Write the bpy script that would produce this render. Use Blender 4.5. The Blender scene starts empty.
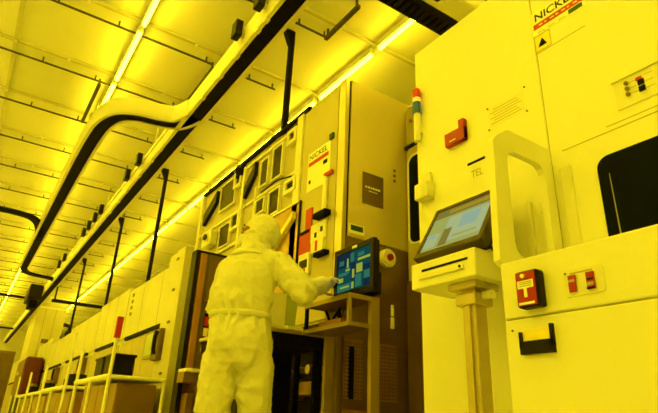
import bpy, bmesh, math, random
from mathutils import Vector, Matrix, noise

random.seed(7)
SC = bpy.context.scene
COL = SC.collection
PI = math.pi

# ------------------------------------------------------------------ materials
MATS = {}


def mat(name, col, rough=0.5, metal=0.0, var=0.06, scale=6.0, bump=0.0, bscale=60.0,
        emit=None, estr=0.0, spec=0.5, coat=0.0):
    """Procedural surface: principled shader whose colour wanders a little with noise."""
    m = bpy.data.materials.new(name)
    m.use_nodes = True
    nt = m.node_tree
    p = nt.nodes['Principled BSDF']
    tc = nt.nodes.new('ShaderNodeTexCoord')
    nz = nt.nodes.new('ShaderNodeTexNoise')
    nz.inputs['Scale'].default_value = scale
    nz.inputs['Detail'].default_value = 4
    nt.links.new(tc.outputs['Object'], nz.inputs['Vector'])
    rp = nt.nodes.new('ShaderNodeValToRGB')
    rp.color_ramp.elements[0].position = 0.3
    rp.color_ramp.elements[1].position = 0.7
    rp.color_ramp.elements[0].color = (*[c * (1 - var) for c in col], 1)
    rp.color_ramp.elements[1].color = (*[min(1, c * (1 + var)) for c in col], 1)
    nt.links.new(nz.outputs['Fac'], rp.inputs['Fac'])
    nt.links.new(rp.outputs['Color'], p.inputs['Base Color'])
    p.inputs['Roughness'].default_value = rough
    p.inputs['Metallic'].default_value = metal
    p.inputs['Specular IOR Level'].default_value = spec
    p.inputs['Coat Weight'].default_value = coat
    if bump:
        n2 = nt.nodes.new('ShaderNodeTexNoise')
        n2.inputs['Scale'].default_value = bscale
        n2.inputs['Detail'].default_value = 3
        nt.links.new(tc.outputs['Object'], n2.inputs['Vector'])
        b = nt.nodes.new('ShaderNodeBump')
        b.inputs['Strength'].default_value = bump
        b.inputs['Distance'].default_value = 0.01
        nt.links.new(n2.outputs['Fac'], b.inputs['Height'])
        nt.links.new(b.outputs['Normal'], p.inputs['Normal'])
    if emit:
        p.inputs['Emission Color'].default_value = (*emit, 1)
        p.inputs['Emission Strength'].default_value = estr
    MATS[name] = m
    return m


YEL = (1.0, 0.755, 0.012)          # the light of the filtered tubes
TUBE_L = 34.0
M_ceil = mat('ceiling_panel', (0.80, 0.79, 0.76), 0.7, var=0.03, scale=1.5)
M_grid = mat('ceiling_grid', (0.60, 0.58, 0.53), 0.6, var=0.05)
M_strut = mat('dark_strut', (0.07, 0.06, 0.045), 0.5, 0.3)
M_wall = mat('wall_panel', (0.7, 0.7, 0.68), 0.6, var=0.03)
M_floor = mat('floor_tile', (0.60, 0.59, 0.56), 0.45, var=0.08, scale=20)
M_white = mat('white_coated_panel', (0.83, 0.83, 0.80), 0.42, var=0.015, scale=2.0, spec=0.4)
M_white2 = mat('white_plastic', (0.78, 0.77, 0.72), 0.4, var=0.03)
M_seam = mat('panel_seam', (0.34, 0.32, 0.26), 0.6)
M_grey = mat('grey_coated_panel', (0.48, 0.43, 0.36), 0.38, 0.25, var=0.06, scale=3)
M_beige = mat('beige_painted_steel', (0.54, 0.48, 0.38), 0.45, var=0.05, scale=3)
M_farp = mat('cream_painted_panel', (0.68, 0.66, 0.58), 0.4, var=0.06, scale=2)
M_steel = mat('brushed_steel', (0.60, 0.52, 0.42), 0.34, 0.85, var=0.06, scale=4, bump=0.05, bscale=90)
M_steeld = mat('dark_and_shaded_steel', (0.24, 0.16, 0.10), 0.36, 0.7, var=0.1, scale=5, bump=0.05, bscale=90)  # also paints shade into the tall machine's lower steel
M_bezel = mat('dark_brown_bezel', (0.05, 0.035, 0.022), 0.4, 0.2, var=0.1)
M_side = mat('satin_side_panel', (0.74, 0.64, 0.48), 0.45, 0.35, var=0.04, scale=2)  # pale tone stands in for the bright ceiling reflected in the steel
M_cart = mat('warm_brushed_steel', (0.40, 0.30, 0.19), 0.38, 0.7, var=0.08, scale=4, bump=0.05, bscale=90)
M_bronze = mat('bronze_tinted_steel', (0.42, 0.26, 0.13), 0.3, 0.6, var=0.16, scale=4)
M_brown = mat('brown_panel', (0.16, 0.10, 0.065), 0.4, 0.2, var=0.15, scale=5)
M_orange = mat('amber_panel', (0.40, 0.20, 0.08), 0.35, 0.3, var=0.12, scale=5)
M_black = mat('black_plastic', (0.009, 0.007, 0.010), 0.45, var=0.2, spec=0.15)
M_blackm = mat('black_metal', (0.008, 0.006, 0.005), 0.7, var=0.2, spec=0.08)
M_glass = mat('dark_window_glass', (0.006, 0.008, 0.02), 0.3, var=0.1, spec=0.02)
M_dglass = mat('smoked_screen', (0.03, 0.02, 0.012), 0.35, var=0.4, scale=14, spec=0.1)
M_red = mat('red_enamel', (0.36, 0.006, 0.05), 0.35, var=0.1)
M_redlab = mat('red_label', (0.50, 0.012, 0.06), 0.5, var=0.05)
M_maroon = mat('maroon_plastic', (0.10, 0.002, 0.04), 0.3, var=0.15)
M_green = mat('green_label', (0.006, 0.06, 0.03), 0.5)
M_label = mat('pale_label', (0.9, 0.9, 0.82), 0.5, var=0.02)
M_labely = mat('yellow_label', (0.92, 0.80, 0.25), 0.5, var=0.02)
M_labelg = mat('grey_label_print', (0.42, 0.40, 0.30), 0.5)
M_ink = mat('black_print', (0.005, 0.005, 0.006), 0.7, spec=0.05)
M_suit = mat('cleanroom_fabric', (0.68, 0.68, 0.65), 0.85, var=0.04, scale=9, bump=0.25, bscale=45, spec=0.2)
M_hood = mat('hood_fabric', (0.68, 0.68, 0.65), 0.85, var=0.04, scale=9, bump=0.2, bscale=50, spec=0.2)
M_glove = mat('glove_rubber', (0.85, 0.78, 0.62), 0.5, var=0.04)
M_mask = mat('mask_fabric', (0.75, 0.75, 0.72), 0.8)
M_skin = mat('skin', (0.26, 0.11, 0.06), 0.5, var=0.06, scale=20)
M_eye = mat('eye', (0.03, 0.02, 0.015), 0.2)
M_paper = mat('paper_sheet', (0.80, 0.79, 0.70), 0.7, var=0.05)
M_greenp = mat('green_tinted_acrylic', (0.42, 0.50, 0.30), 0.3, var=0.06)
M_tubeend = mat('lamp_end_cap', (0.7, 0.7, 0.66), 0.5)
M_tube = mat('filtered_tube', (0.9, 0.8, 0.3), 0.4, emit=YEL, estr=TUBE_L)
M_lampr = mat('red_lamp_lens', (0.5, 0.02, 0.02), 0.25, var=0.1, emit=(1, 0.03, 0.01), estr=0.08)
M_lampa = mat('amber_lamp_lens', (0.9, 0.62, 0.15), 0.25, emit=(1, 0.7, 0.1), estr=0.3)
M_lampg = mat('green_lamp_lens', (0.004, 0.07, 0.05), 0.25, emit=(0.0, 0.25, 0.15), estr=0.10)


def emis(name, col, s):
    return mat(name, tuple(c * 0.02 for c in col), 0.6, emit=col, estr=s * 0.62, var=0.02, spec=0.02)


E_teal = emis('screen_teal', (0.003, 0.075, 0.075), 1.0)
E_blue = emis('screen_deep_blue', (0.003, 0.025, 0.06), 1.0)
E_lime = emis('screen_lime', (0.40, 0.50, 0.04), 1.0)
E_aqua = emis('screen_aqua', (0.03, 0.20, 0.12), 1.0)
E_pale = emis('screen_pale_green', (0.45, 0.50, 0.12), 1.0)
E_sky = emis('screen_pale_blue', (0.50, 0.60, 0.28), 1.0)
E_ltblue = emis('screen_light_blue', (0.36, 0.54, 0.40), 1.0)
E_och = emis('screen_ochre', (0.50, 0.34, 0.02), 1.0)
E_olive = emis('screen_olive', (0.28, 0.24, 0.04), 1.0)


# ------------------------------------------------------------------ mesh builder
class MB:
    def __init__(self):
        self.bm = bmesh.new()
        self.M = Matrix.Identity(4)
        self.mi = 0

    def _fin(self, verts, faces):
        vs = [self.bm.verts.new(self.M @ Vector(v)) for v in verts]
        out = []
        for f in faces:
            fc = self.bm.faces.new([vs[i] for i in f])
            fc.material_index = self.mi
            out.append(fc)
        return vs, out

    def box(self, x0, x1, y0, y1, z0, z1, bev=0.0, seg=2):
        x0, x1 = sorted((x0, x1)); y0, y1 = sorted((y0, y1)); z0, z1 = sorted((z0, z1))
        v = [(x0, y0, z0), (x1, y0, z0), (x1, y1, z0), (x0, y1, z0),
             (x0, y0, z1), (x1, y0, z1), (x1, y1, z1), (x0, y1, z1)]
        f = [(0, 3, 2, 1), (4, 5, 6, 7), (0, 1, 5, 4), (1, 2, 6, 5), (2, 3, 7, 6), (3, 0, 4, 7)]
        vs, fs = self._fin(v, f)
        if bev > 0:
            b = min(bev, 0.45 * min(x1 - x0, y1 - y0, z1 - z0))
            es = list({e for q in fs for e in q.edges})
            r = bmesh.ops.bevel(self.bm, geom=es, offset=b, segments=seg, profile=0.5, affect='EDGES')
            for q in r['faces']:
                q.material_index = self.mi
        return self

    def tube(self, path, r, n=10, cap=True, closed=False):
        """round bar swept along points (r: number or list)"""
        P = [Vector(p) for p in path]
        k = len(P)
        rs = r if isinstance(r, (list, tuple)) else [r] * k
        rings = []
        up = None
        for i in range(k):
            a = P[max(0, i - 1)]; b = P[min(k - 1, i + 1)]
            t = (b - a).normalized()
            if up is None:
                up = Vector((0, 0, 1)) if abs(t.z) < 0.9 else Vector((1, 0, 0))
            u = (up - t * up.dot(t)).normalized()
            w = t.cross(u)
            up = u
            rings.append([P[i] + (u * math.cos(2 * PI * j / n) + w * math.sin(2 * PI * j / n)) * rs[i] for j in range(n)])
        V = [v for ring in rings for v in ring]
        F = []
        for i in range(k - 1):
            for j in range(n):
                F.append((i * n + j, i * n + (j + 1) % n, (i + 1) * n + (j + 1) % n, (i + 1) * n + j))
        if cap:
            F.append(tuple(reversed(range(n))))
            F.append(tuple((k - 1) * n + j for j in range(n)))
        self._fin(V, F)
        return self

    def sweep(self, path, prof):
        """profile of (side, z) points swept along a level path; side is to the right of travel"""
        P = [Vector(p) for p in path]
        k, n = len(P), len(prof)
        V = []
        for i in range(k):
            a = P[max(0, i - 1)]; b = P[min(k - 1, i + 1)]
            t = (b - a).normalized()
            s = Vector((t.y, -t.x, 0)).normalized()
            for (q, z) in prof:
                V.append(P[i] + s * q + Vector((0, 0, z)))
        F = []
        for i in range(k - 1):
            for j in range(n):
                F.append((i * n + j, (i + 1) * n + j, (i + 1) * n + (j + 1) % n, i * n + (j + 1) % n))
        F.append(tuple(range(n)))
        F.append(tuple(reversed([(k - 1) * n + j for j in range(n)])))
        self._fin(V, F)
        return self

    def prism(self, pts, d):
        """polygon (3-D points) pushed along vector d"""
        n = len(pts)
        d = Vector(d)
        V = [Vector(p) for p in pts] + [Vector(p) + d for p in pts]
        F = [tuple(reversed(range(n))), tuple(range(n, 2 * n))]
        for i in range(n):
            F.append((i, (i + 1) % n, n + (i + 1) % n, n + i))
        self._fin(V, F)
        return self

    def ring(self, outer, inner, d):
        """plate with a hole: two loops with the same count, pushed along d"""
        n = len(outer)
        d = Vector(d)
        V = [Vector(p) for p in outer] + [Vector(p) for p in inner]
        V += [v + d for v in V]
        F = []
        for i in range(n):
            j = (i + 1) % n
            F.append((i, n + i, n + j, j))
            F.append((2 * n + i, 2 * n + j, 3 * n + j, 3 * n + i))
            F.append((i, j, 2 * n + j, 2 * n + i))
            F.append((n + i, 3 * n + i, 3 * n + j, n + j))
        self._fin(V, F)
        return self

    def ball(self, c, r, seg=16, rings=10):
        rx, ry, rz = r if isinstance(r, (tuple, list)) else (r, r, r)
        V = [(c[0], c[1], c[2] - rz)]
        for i in range(1, rings):
            a = -PI / 2 + PI * i / rings
            for j in range(seg):
                b = 2 * PI * j / seg
                V.append((c[0] + rx * math.cos(a) * math.cos(b), c[1] + ry * math.cos(a) * math.sin(b), c[2] + rz * math.sin(a)))
        V.append((c[0], c[1], c[2] + rz))
        F = []
        for j in range(seg):
            F.append((0, 1 + (j + 1) % seg, 1 + j))
        for i in range(rings - 2):
            for j in range(seg):
                a = 1 + i * seg
                F.append((a + j, a + (j + 1) % seg, a + seg + (j + 1) % seg, a + seg + j))
        t = len(V) - 1
        a = 1 + (rings - 2) * seg
        for j in range(seg):
            F.append((a + j, a + (j + 1) % seg, t))
        self._fin(V, F)
        return self

    def loft(self, rings):
        """closed body through rings of points"""
        n = len(rings[0])
        V = [p for r in rings for p in r]
        F = []
        for i in range(len(rings) - 1):
            for j in range(n):
                F.append((i * n + j, i * n + (j + 1) % n, (i + 1) * n + (j + 1) % n, (i + 1) * n + j))
        F.append(tuple(reversed(range(n))))
        F.append(tuple((len(rings) - 1) * n + j for j in range(n)))
        self._fin(V, F)
        return self

    def fx(self, X, y0, y1, z0, z1, t=0.004, bev=0.0):
        """plate on a face that looks along -X"""
        return self.box(X - t, X, y0, y1, z0, z1, bev)

    def fy(self, Y, x0, x1, z0, z1, t=0.004, bev=0.0):
        """plate on a face that looks along -Y"""
        return self.box(x0, x1, Y - t, Y, z0, z1, bev)

    def build(self, name, m, parent=None, smooth=False):
        me = bpy.data.meshes.new(name)
        bmesh.ops.recalc_face_normals(self.bm, faces=self.bm.faces[:])
        self.bm.to_mesh(me)
        self.bm.free()
        return link(name, me, m, parent, smooth)


def wloc(o):
    v = Vector((0, 0, 0))
    while o:
        v = v + o.location
        o = o.parent
    return v


def link(name, me, m, parent=None, smooth=False):
    ms = m if isinstance(m, (list, tuple)) else [m]
    for q in ms:
        me.materials.append(q)
    if smooth:
        for p in me.polygons:
            p.use_smooth = True
        if smooth != 'all':
            try:
                me.set_sharp_from_angle(angle=math.radians(40))
            except Exception:
                pass
    o = bpy.data.objects.new(name, me)
    COL.objects.link(o)
    if parent:
        me.transform(Matrix.Translation(-wloc(parent)))
        o.parent = parent
    else:
        lo = [min(v.co[i] for v in me.vertices) for i in range(3)]
        hi = [max(v.co[i] for v in me.vertices) for i in range(3)]
        c = Vector(((lo[0] + hi[0]) / 2, (lo[1] + hi[1]) / 2, lo[2]))
        me.transform(Matrix.Translation(-c))
        o.location = c
    return o


def tag(o, label, cat, group=None, kind=None):
    o['label'] = label
    o['category'] = cat
    if group:
        o['group'] = group
    if kind:
        o['kind'] = kind
    return o


def thing(name, loc, label, cat, group=None):
    o = bpy.data.objects.new(name, None)
    o.empty_display_size = 0.1
    COL.objects.link(o)
    o.location = loc
    return tag(o, label, cat, group)


def part(name, m, parent, fn, label=None, smooth=False):
    b = MB()
    fn(b)
    o = b.build(name, m, parent, smooth)
    if label:
        o['label'] = label
    return o


def copy_tree(o, parent=None):
    c = o.copy()
    COL.objects.link(c)
    c.parent = parent
    for ch in list(o.children):
        copy_tree(ch, c)
    return c


def struct(name, b, m):
    o = b.build(name, m)
    o['kind'] = 'structure'
    return o


def text_mesh(txt, size, extrude=0.0006, bold=0.0):
    cu = bpy.data.curves.new('lettering', 'FONT')
    cu.body = txt
    cu.size = size
    cu.extrude = extrude
    cu.offset = bold
    cu.align_x = 'LEFT'
    ob = bpy.data.objects.new('lettering', cu)
    COL.objects.link(ob)
    dg = bpy.context.evaluated_depsgraph_get()
    me = bpy.data.meshes.new_from_object(ob.evaluated_get(dg))
    bpy.data.objects.remove(ob)
    return me


def text_x(name, txt, X, y_left, z, width, height, m, parent, t=0.0008):
    """letters on a face looking along -X; reads towards -Y"""
    me = text_mesh(txt, 1.0, 0.0, 0.012)
    xs = [v.co.x for v in me.vertices]; ys = [v.co.y for v in me.vertices]
    sx = width / (max(xs) - min(xs)); sy = height / (max(ys) - min(ys))
    x0, y0 = min(xs), min(ys)
    for v in me.vertices:
        u = (v.co.x - x0) * sx; w = (v.co.y - y0) * sy
        v.co = Vector((X - t, y_left - u, z + w))
    return link(name, me, m, parent)


def rrect(u0, u1, v0, v1, r, n=6):
    pts = []
    for (cx, cy, a0) in ((u1 - r, v1 - r, 0), (u0 + r, v1 - r, 90), (u0 + r, v0 + r, 180), (u1 - r, v0 + r, 270)):
        for i in range(n + 1):
            a = math.radians(a0 + 90 * i / n)
            pts.append((cx + r * math.cos(a), cy + r * math.sin(a)))
    return pts


ORD = ['first', 'second', 'third', 'fourth', 'fifth', 'sixth', 'seventh', 'eighth', 'ninth', 'tenth', 'eleventh',
       'twelfth', 'thirteenth', 'fourteenth', 'fifteenth', 'sixteenth', 'seventeenth', 'eighteenth', 'nineteenth',
       'twentieth', 'twenty-first', 'twenty-second', 'twenty-third', 'twenty-fourth']

# ------------------------------------------------------------------ the room
ZC = 4.5
YF = 33.0
b = MB(); b.box(-3.4, 5.6, -3.2, YF, -0.12, 0.0)
struct('floor', b, M_floor)
b = MB(); b.box(-3.4, 5.6, -3.2, YF, ZC, ZC + 0.12)
ceil = struct('ceiling', b, M_ceil)
b = MB()
GY = [4.94 + 1.2 * k for k in range(-6, 23)]
for y in GY:
    b.box(-3.3, 5.5, y - 0.02, y + 0.02, ZC - 0.03, ZC)
for x in (-2.72, -1.57, -0.41, 0.713, 1.83, 2.95, 4.1):
    b.box(x - 0.022, x + 0.022, -3.1, YF - 0.1, ZC - 0.026, ZC)
g = b.build('grid', M_grid, ceil)
b = MB()
for y in GY[3:]:
    for x in (-0.41, 0.16, 1.31, 2.47):
        b.box(x - 0.013, x + 0.013, y - 0.013, y + 0.013, ZC - 0.055, ZC - 0.028, 0.008)
b.build('sprinkler', M_white2, ceil)['kind'] = 'stuff'
b = MB(); b.box(-3.5, -3.4, -3.2, YF, 0, ZC)
struct('wall_left', b, M_wall)
b = MB(); b.box(5.6, 5.7, -3.2, YF, 0, ZC)
struct('wall_right', b, M_wall)
b = MB(); b.box(-3.4, 5.6, -3.3, -3.2, 0, ZC)
struct('wall_near', b, M_wall)
b = MB(); b.box(-3.4, 5.6, YF, YF + 0.1, 0, ZC)
struct('wall_far', b, M_wall)

# ---- tube lights: one fixture, copied along two rows
def tube_fixture(x, y, label, group):
    t = thing('ceiling_light', (x, y, ZC - 0.03), label, 'ceiling light', group)
    part('housing', M_tubeend, t, lambda b: b.box(x - 0.03, x + 0.03, y - 0.54, y + 0.54, ZC - 0.098, ZC - 0.026, 0.006))
    part('tube', M_tube, t, lambda b: b.tube([(x, y - 0.525, ZC - 0.12), (x, y + 0.525, ZC - 0.12)], 0.02, 10), smooth=True)
    return t

proto = None
YT = [4.94 + 0.6 + 1.2 * k for k in range(-2, 22)]
for side, x in (('left', 0.713), ('right', 2.95)):
    for i, y in enumerate(YT):
        lab = 'glowing yellow tube light, %s from the camera in the %s ceiling row' % (ORD[i], side)
        gp = 'tube lights of the %s ceiling row' % side
        if proto is None:
            proto = tube_fixture(x, y, lab, gp)
        else:
            c = copy_tree(proto)
            c.location = (x, y, ZC - 0.03)
            c['label'] = lab; c['group'] = gp

# the same rows carry on over and behind the camera, and unseen rows at the left are added as fill
def strip_lamp(x, y0, y1, k=1.0, ku=1.0, drop=0.155):
    L = bpy.data.lights.new('row_and_fill_lamp', 'AREA')
    L.shape = 'RECTANGLE'
    L.size = 0.06; L.size_y = y1 - y0
    L.color = YEL
    L.energy = TUBE_L * PI * 0.06 * (y1 - y0) * 0.75 * k
    o = bpy.data.objects.new('row_and_fill_lamp', L)
    COL.objects.link(o)
    o.location = (x, (y0 + y1) / 2, ZC - 0.16)
    L2 = L.copy()                                         # upward twin, boosted on the added left rows to brighten the ceiling
    L2.energy = L.energy / k * ku
    o2 = bpy.data.objects.new('row_and_fill_lamp', L2)
    COL.objects.link(o2)
    o2.location = (x, (y0 + y1) / 2, ZC - drop)
    o2.rotation_euler = (PI, 0, 0)
    return o

strip_lamp(0.713, -2.6, 2.4, 1.3)
strip_lamp(2.95, -2.6, 2.4)
strip_lamp(-1.57, -2.6, 32.0, 0.8, 2.2, 0.35)  # added fill out of view, mainly upward onto the ceiling
strip_lamp(-2.72, -2.6, 32.0, 0.4, 1.2, 0.35)  # second added fill row, also out of view

# ---- dark struts hung under the ceiling
for i, k in enumerate(range(-2, 16)):
    y = 5.115 + 1.2 * k
    b = MB()
    z = ZC - 0.09
    b.box(-1.6 if k > -1 else -1.0, 1.58, y - 0.008, y + 0.008, z + 0.01, z + 0.03)
    for x in (-1.0, -0.1, 0.5, 1.5):
        b.box(x - 0.008, x + 0.008, y - 0.008, y + 0.008, z + 0.028, ZC)
    o = b.build('ceiling_strut', M_strut)
    tag(o, 'thin dark strut across the ceiling left of the track, %s from the camera' % ORD[i], 'ceiling strut',
        'dark struts left of the overhead track')
for i, k in enumerate(range(-1, 13)):
    y = 5.115 + 1.2 * k
    b = MB()
    z = ZC - 0.09
    b.box(2.02, 2.42, y - 0.008, y + 0.008, z + 0.01, z + 0.03)
    for x in (2.06, 2.38):
        b.box(x - 0.008, x + 0.008, y - 0.008, y + 0.008, z + 0.028, ZC)
    o = b.build('ceiling_strut', M_strut)
    tag(o, 'short dark ceiling strut right of the track, %s from the camera' % ORD[i], 'ceiling strut',
        'short dark struts right of the overhead track')
# trapeze bars that run with the track
for i, (x, y0, y1) in enumerate(((1.60, 5.13, 6.3), (0.56, 6.33, 7.45), (2.39, 3.3, 3.9))):
    b = MB()
    z = ZC - 0.125
    b.box(x - 0.02, x + 0.02, y0, y1, z, z + 0.04)
    for y in (y0 + 0.04, y1 - 0.04):
        b.box(x - 0.01, x + 0.01, y - 0.01, y + 0.01, z + 0.03, ZC)
    o = b.build('trapeze_bar', M_strut)
    tag(o, ['dark trapeze bar along the ceiling just left of the main track',
            'dark trapeze bar above the bend of the side track',
            'dark trapeze bar on the ceiling right of the top hanger post'][i], 'trapeze bar')

# ------------------------------------------------------------------ overhead track
ZT = 3.70
TH = 0.20
track = thing('overhead_track', (1.54, 12.0, ZT), 'pale overhead transport track with dark slot, looping below the ceiling', 'overhead track')


def smooth_path(pts, n=10):
    P = [Vector((*p, ZT)) for p in pts]
    out = []
    for i in range(len(P) - 1):
        p0 = P[max(0, i - 1)]; p1 = P[i]; p2 = P[i + 1]; p3 = P[min(len(P) - 1, i + 2)]
        for j in range(n):
            t = j / n
            out.append(0.5 * ((2 * p1) + (-p0 + p2) * t + (2 * p0 - 5 * p1 + 4 * p2 - p3) * t * t + (-p0 + 3 * p1 - 3 * p2 + p3) * t ** 3))
    out.append(P[-1])
    return out


def track_run(name, pts, n=10, slim=False):
    path = smooth_path(pts, n) if len(pts) > 2 else [Vector((*p, ZT)) for p in pts]
    b = MB()
    if slim:
        b.sweep(path, [(-0.07, 0.02), (0.07, 0.02), (0.07, 0.08), (-0.07, 0.08)])
        return b.build(name, M_blackm, track)
    prof_l = [(-0.105, 0), (-0.070, 0), (-0.070, 0.012), (-0.095, 0.03), (-0.095, TH), (-0.115, TH), (-0.115, 0.02)]
    prof_r = [(0.070, 0), (0.105, 0), (0.115, 0.02), (0.115, TH), (0.095, TH), (0.095, 0.03), (0.070, 0.012)]
    b.sweep(path, prof_l)
    b.sweep(path, prof_r)
    o = b.build(name, M_white2, track, smooth=True)
    b = MB()
    b.sweep(path, [(-0.09, 0.02), (0.09, 0.02), (0.09, TH - 0.005), (-0.09, TH - 0.005)])
    c = b.build('slot', M_blackm, o)
    return o


MX = 1.512
track_run('main_rail', [(MX, -2.8), (MX, 32.5)])
track_run('side_rail', [(1.50, 5.22), (1.40, 5.48), (1.20, 5.58), (0.98, 5.62), (0.80, 5.74), (0.695, 6.02), (0.66, 6.45), (0.645, 7.3), (0.64, 9.0),
                        (0.635, 12.0), (0.64, 14.2)], 8)
track_run('return_rail', [(0.64, 14.15), (0.64, 14.5), (0.74, 14.95), (0.98, 15.12), (1.30, 15.2), (1.50, 15.45)], 8, True)
track_run('spur_rail', [(-1.9, 10.25), (-0.6, 10.25), (0.1, 10.25), (0.42, 10.42), (0.56, 10.9), (0.60, 11.5)], 8, True)
for i, (x, y) in enumerate([(MX, 0.0), (MX, 2.6), (MX, 7.0), (MX, 10.0), (MX, 13.0), (MX, 17.0), (MX, 21.0), (MX, 26.0), (0.66, 6.9), (0.64, 9.5), (0.64, 12.8), (-0.9, 10.25)]):
    part('hanger_rod', M_white2, track, lambda b: (b.box(x - 0.13, x + 0.13, y - 0.02, y + 0.02, ZT + TH, ZT + TH + 0.03), b.tube([(x, y, ZT + TH + 0.01), (x, y, ZC)], 0.008, 8)))
# black sensor boxes on little arms left of the main rail, pale clips along its edge
for (y, zz) in [(3.28, 0.0), (3.74, 0.0), (7.0, 0.0), (7.64, 0.0), (9.4, 0.0), (9.9, 0.0), (10.45, 0.0), (10.95, 0.0), (13.2, 0), (14.0, 0)]:
    o = part('sensor_box', M_black, track, lambda b: b.box(1.30, 1.37, y - 0.055, y + 0.055, ZT + 0.07, ZT + 0.24, 0.008), 'black sensor box')
    part('arm', M_white2, o, lambda b: b.box(1.36, 1.43, y - 0.02, y + 0.02, ZT + 0.10, ZT + 0.13))
for y in (3.3, 3.46, 3.9, 4.28, 4.75, 6.2, 6.6, 7.2, 7.9, 8.4, 9.0):
    part('clip', M_white2, track, lambda b: (b.box(1.405, 1.445, y - 0.03, y + 0.03, ZT - 0.015, ZT + 0.05, 0.004)))
part('cable_duct', M_white2, track, lambda b: b.box(1.375, 1.425, 5.9, 12.5, ZT + 0.125, ZT + 0.175, 0.006))

# hoist vehicle far down the main rail, and two dark cross rails joining there
v = thing('hoist_vehicle', (MX - 0.25, 17.6, ZT - 0.3), 'black hoist vehicle hanging beside the main overhead track, far down the aisle', 'hoist vehicle')
part('body', M_black, v, lambda b: b.box(MX - 0.48, MX - 0.13, 17.0, 18.2, ZT - 0.22, ZT + 0.20, 0.04))
part('gripper', M_blackm, v, lambda b: b.box(MX - 0.40, MX - 0.18, 17.3, 17.9, ZT - 0.42, ZT - 0.20, 0.03))
part('trolley', M_blackm, v, lambda b: b.box(MX - 0.14, MX - 0.116, 17.3, 17.9, ZT + 0.04, ZT + 0.14))
track_run('cross_rail', [(-3.2, 18.6), (MX - 0.1, 18.6)], 8, True)
track_run('cross_rail', [(-3.2, 26.5), (MX - 0.1, 26.5)], 8, True)

# ---- hanger posts from ceiling to the tools' tops
for i, (y, zb) in enumerate(((4.11, 3.141), (8.38, 2.431), (11.37, 2.431), (15.4, 2.361))):
    t = thing('hanger_post', (2.09, y, zb), ['black post rising from the tall grey machine to the ceiling',
                                           'black post on the cream machine row, second from the camera',
                                           'black post on the cream machine row, third from the camera',
                                           'thin black post furthest down the cream machine row'][i], 'post', 'black posts between machines and ceiling')
    part('pole', M_blackm, t, lambda b: b.box(2.065, 2.115, y - 0.025, y + 0.025, zb, ZC - 0.03))
    part('bracket', M_blackm, t, lambda b: (b.prism([(2.115, y - 0.03, ZC - 0.03), (2.0, y - 0.03, ZC - 0.03), (2.0, y - 0.03, ZC - 0.07), (2.065, y - 0.03, ZC - 0.22), (2.115, y - 0.03, ZC - 0.22)], (0, 0.06, 0))))
    part('base_plate', M_blackm, t, lambda b: b.box(2.035, 2.15, y - 0.06, y + 0.06, zb, zb + 0.012))
o = MB(); o.box(1.55, 3.0, 15.9, 15.96, 3.28, 3.36); o.box(1.6, 1.64, 15.91, 15.95, 3.3, ZC); o.box(2.9, 2.94, 15.91, 15.95, 3.3, ZC)
tag(o.build('hanging_bar', M_blackm), 'dark bar hung crosswise beside the furthest black post', 'bar')

# ---- black ladder tray crossing near the top of the near machine, with a pale duct beside it
t = thing('cable_tray', (2.2, 2.24, 3.4), 'black ladder cable tray crossing above the nearest machine', 'cable tray')
part('side_rail', M_blackm, t, lambda b: b.box(1.2, 3.6, 2.175, 2.195, 3.40, 3.47))
part('side_rail', M_blackm, t, lambda b: b.box(1.2, 3.6, 2.300, 2.320, 3.40, 3.47))
part('rungs', M_black, t, lambda b: ([b.box(1.25 + 0.06 * i, 1.29 + 0.06 * i, 2.19, 2.305, 3.402, 3.43) for i in range(39)], b.box(1.2, 3.6, 2.19, 2.305, 3.432, 3.44)))
part('hanger_rod', M_strut, t, lambda b: [b.tube([(x, y, 3.44), (x, y, ZC)], 0.006, 6) for x in (2.9,) for y in (2.185, 2.31)])
t = thing('ceiling_duct', (2.4, 2.0, 3.40), 'pale square duct beside the black cable tray', 'duct')
part('duct', M_white2, t, lambda b: b.box(1.2, 3.6, 1.97, 2.15, 3.42, 3.56, 0.01))
part('hanger_rod', M_strut, t, lambda b: [b.tube([(x, 2.06, 3.5), (x, 2.06, ZC)], 0.006, 6) for x in (2.9, 3.4)])
part('port', M_black, t, lambda b: b.box(2.14, 2.22, 2.02, 2.09, 3.414, 3.424))

# ------------------------------------------------------------------ the nearest machine (right)
U, Lx = 1.92, 1.50
ZL = 1.10
near = thing('processing_machine', (2.5, 0.2, 0), 'large white-panelled processing machine nearest the camera with black window', 'machine')
YS = 1.19
part('upper_panel', M_white, near, lambda b: b.box(U, 3.4, -1.6, YS - 0.0025, ZL, 2.762, 0.004, 1))
part('side_module', M_white, near, lambda b: b.box(U, 3.4, YS + 0.0025, 2.03, 0.05, 2.762, 0.006, 2))
part('lower_cabinet', M_white, near, lambda b: (b.box(Lx, 3.3, -1.6, 1.178, 0.05, 0.897, 0.004, 1), b.box(Lx, 3.3, -1.6, 1.178, 0.903, ZL, 0.006, 2)))
part('seam_strip', M_seam, near, lambda b: (b.box(Lx + 0.006, 3.2, -1.55, 1.17, 0.89, 0.91), b.box(U + 0.006, 3.2, YS - 0.01, YS + 0.01, 0.1, 2.75),
                                           b.fx(U, -1.6, 1.13, 1.676, 1.680, 0.0012), b.fx(U, -1.6, 0.93, 1.70, 1.703, 0.0012)))
part('plinth', M_steeld, near, lambda b: b.box(Lx + 0.05, 3.3, -1.55, 2.0, 0, 0.06))
# side guard: upright frame between ledge and upper panel
n = 7
outer = [(1.905, 1.698), (1.62, 1.698), (1.525, 1.628), (1.505, ZL), (1.905, ZL)]
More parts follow.
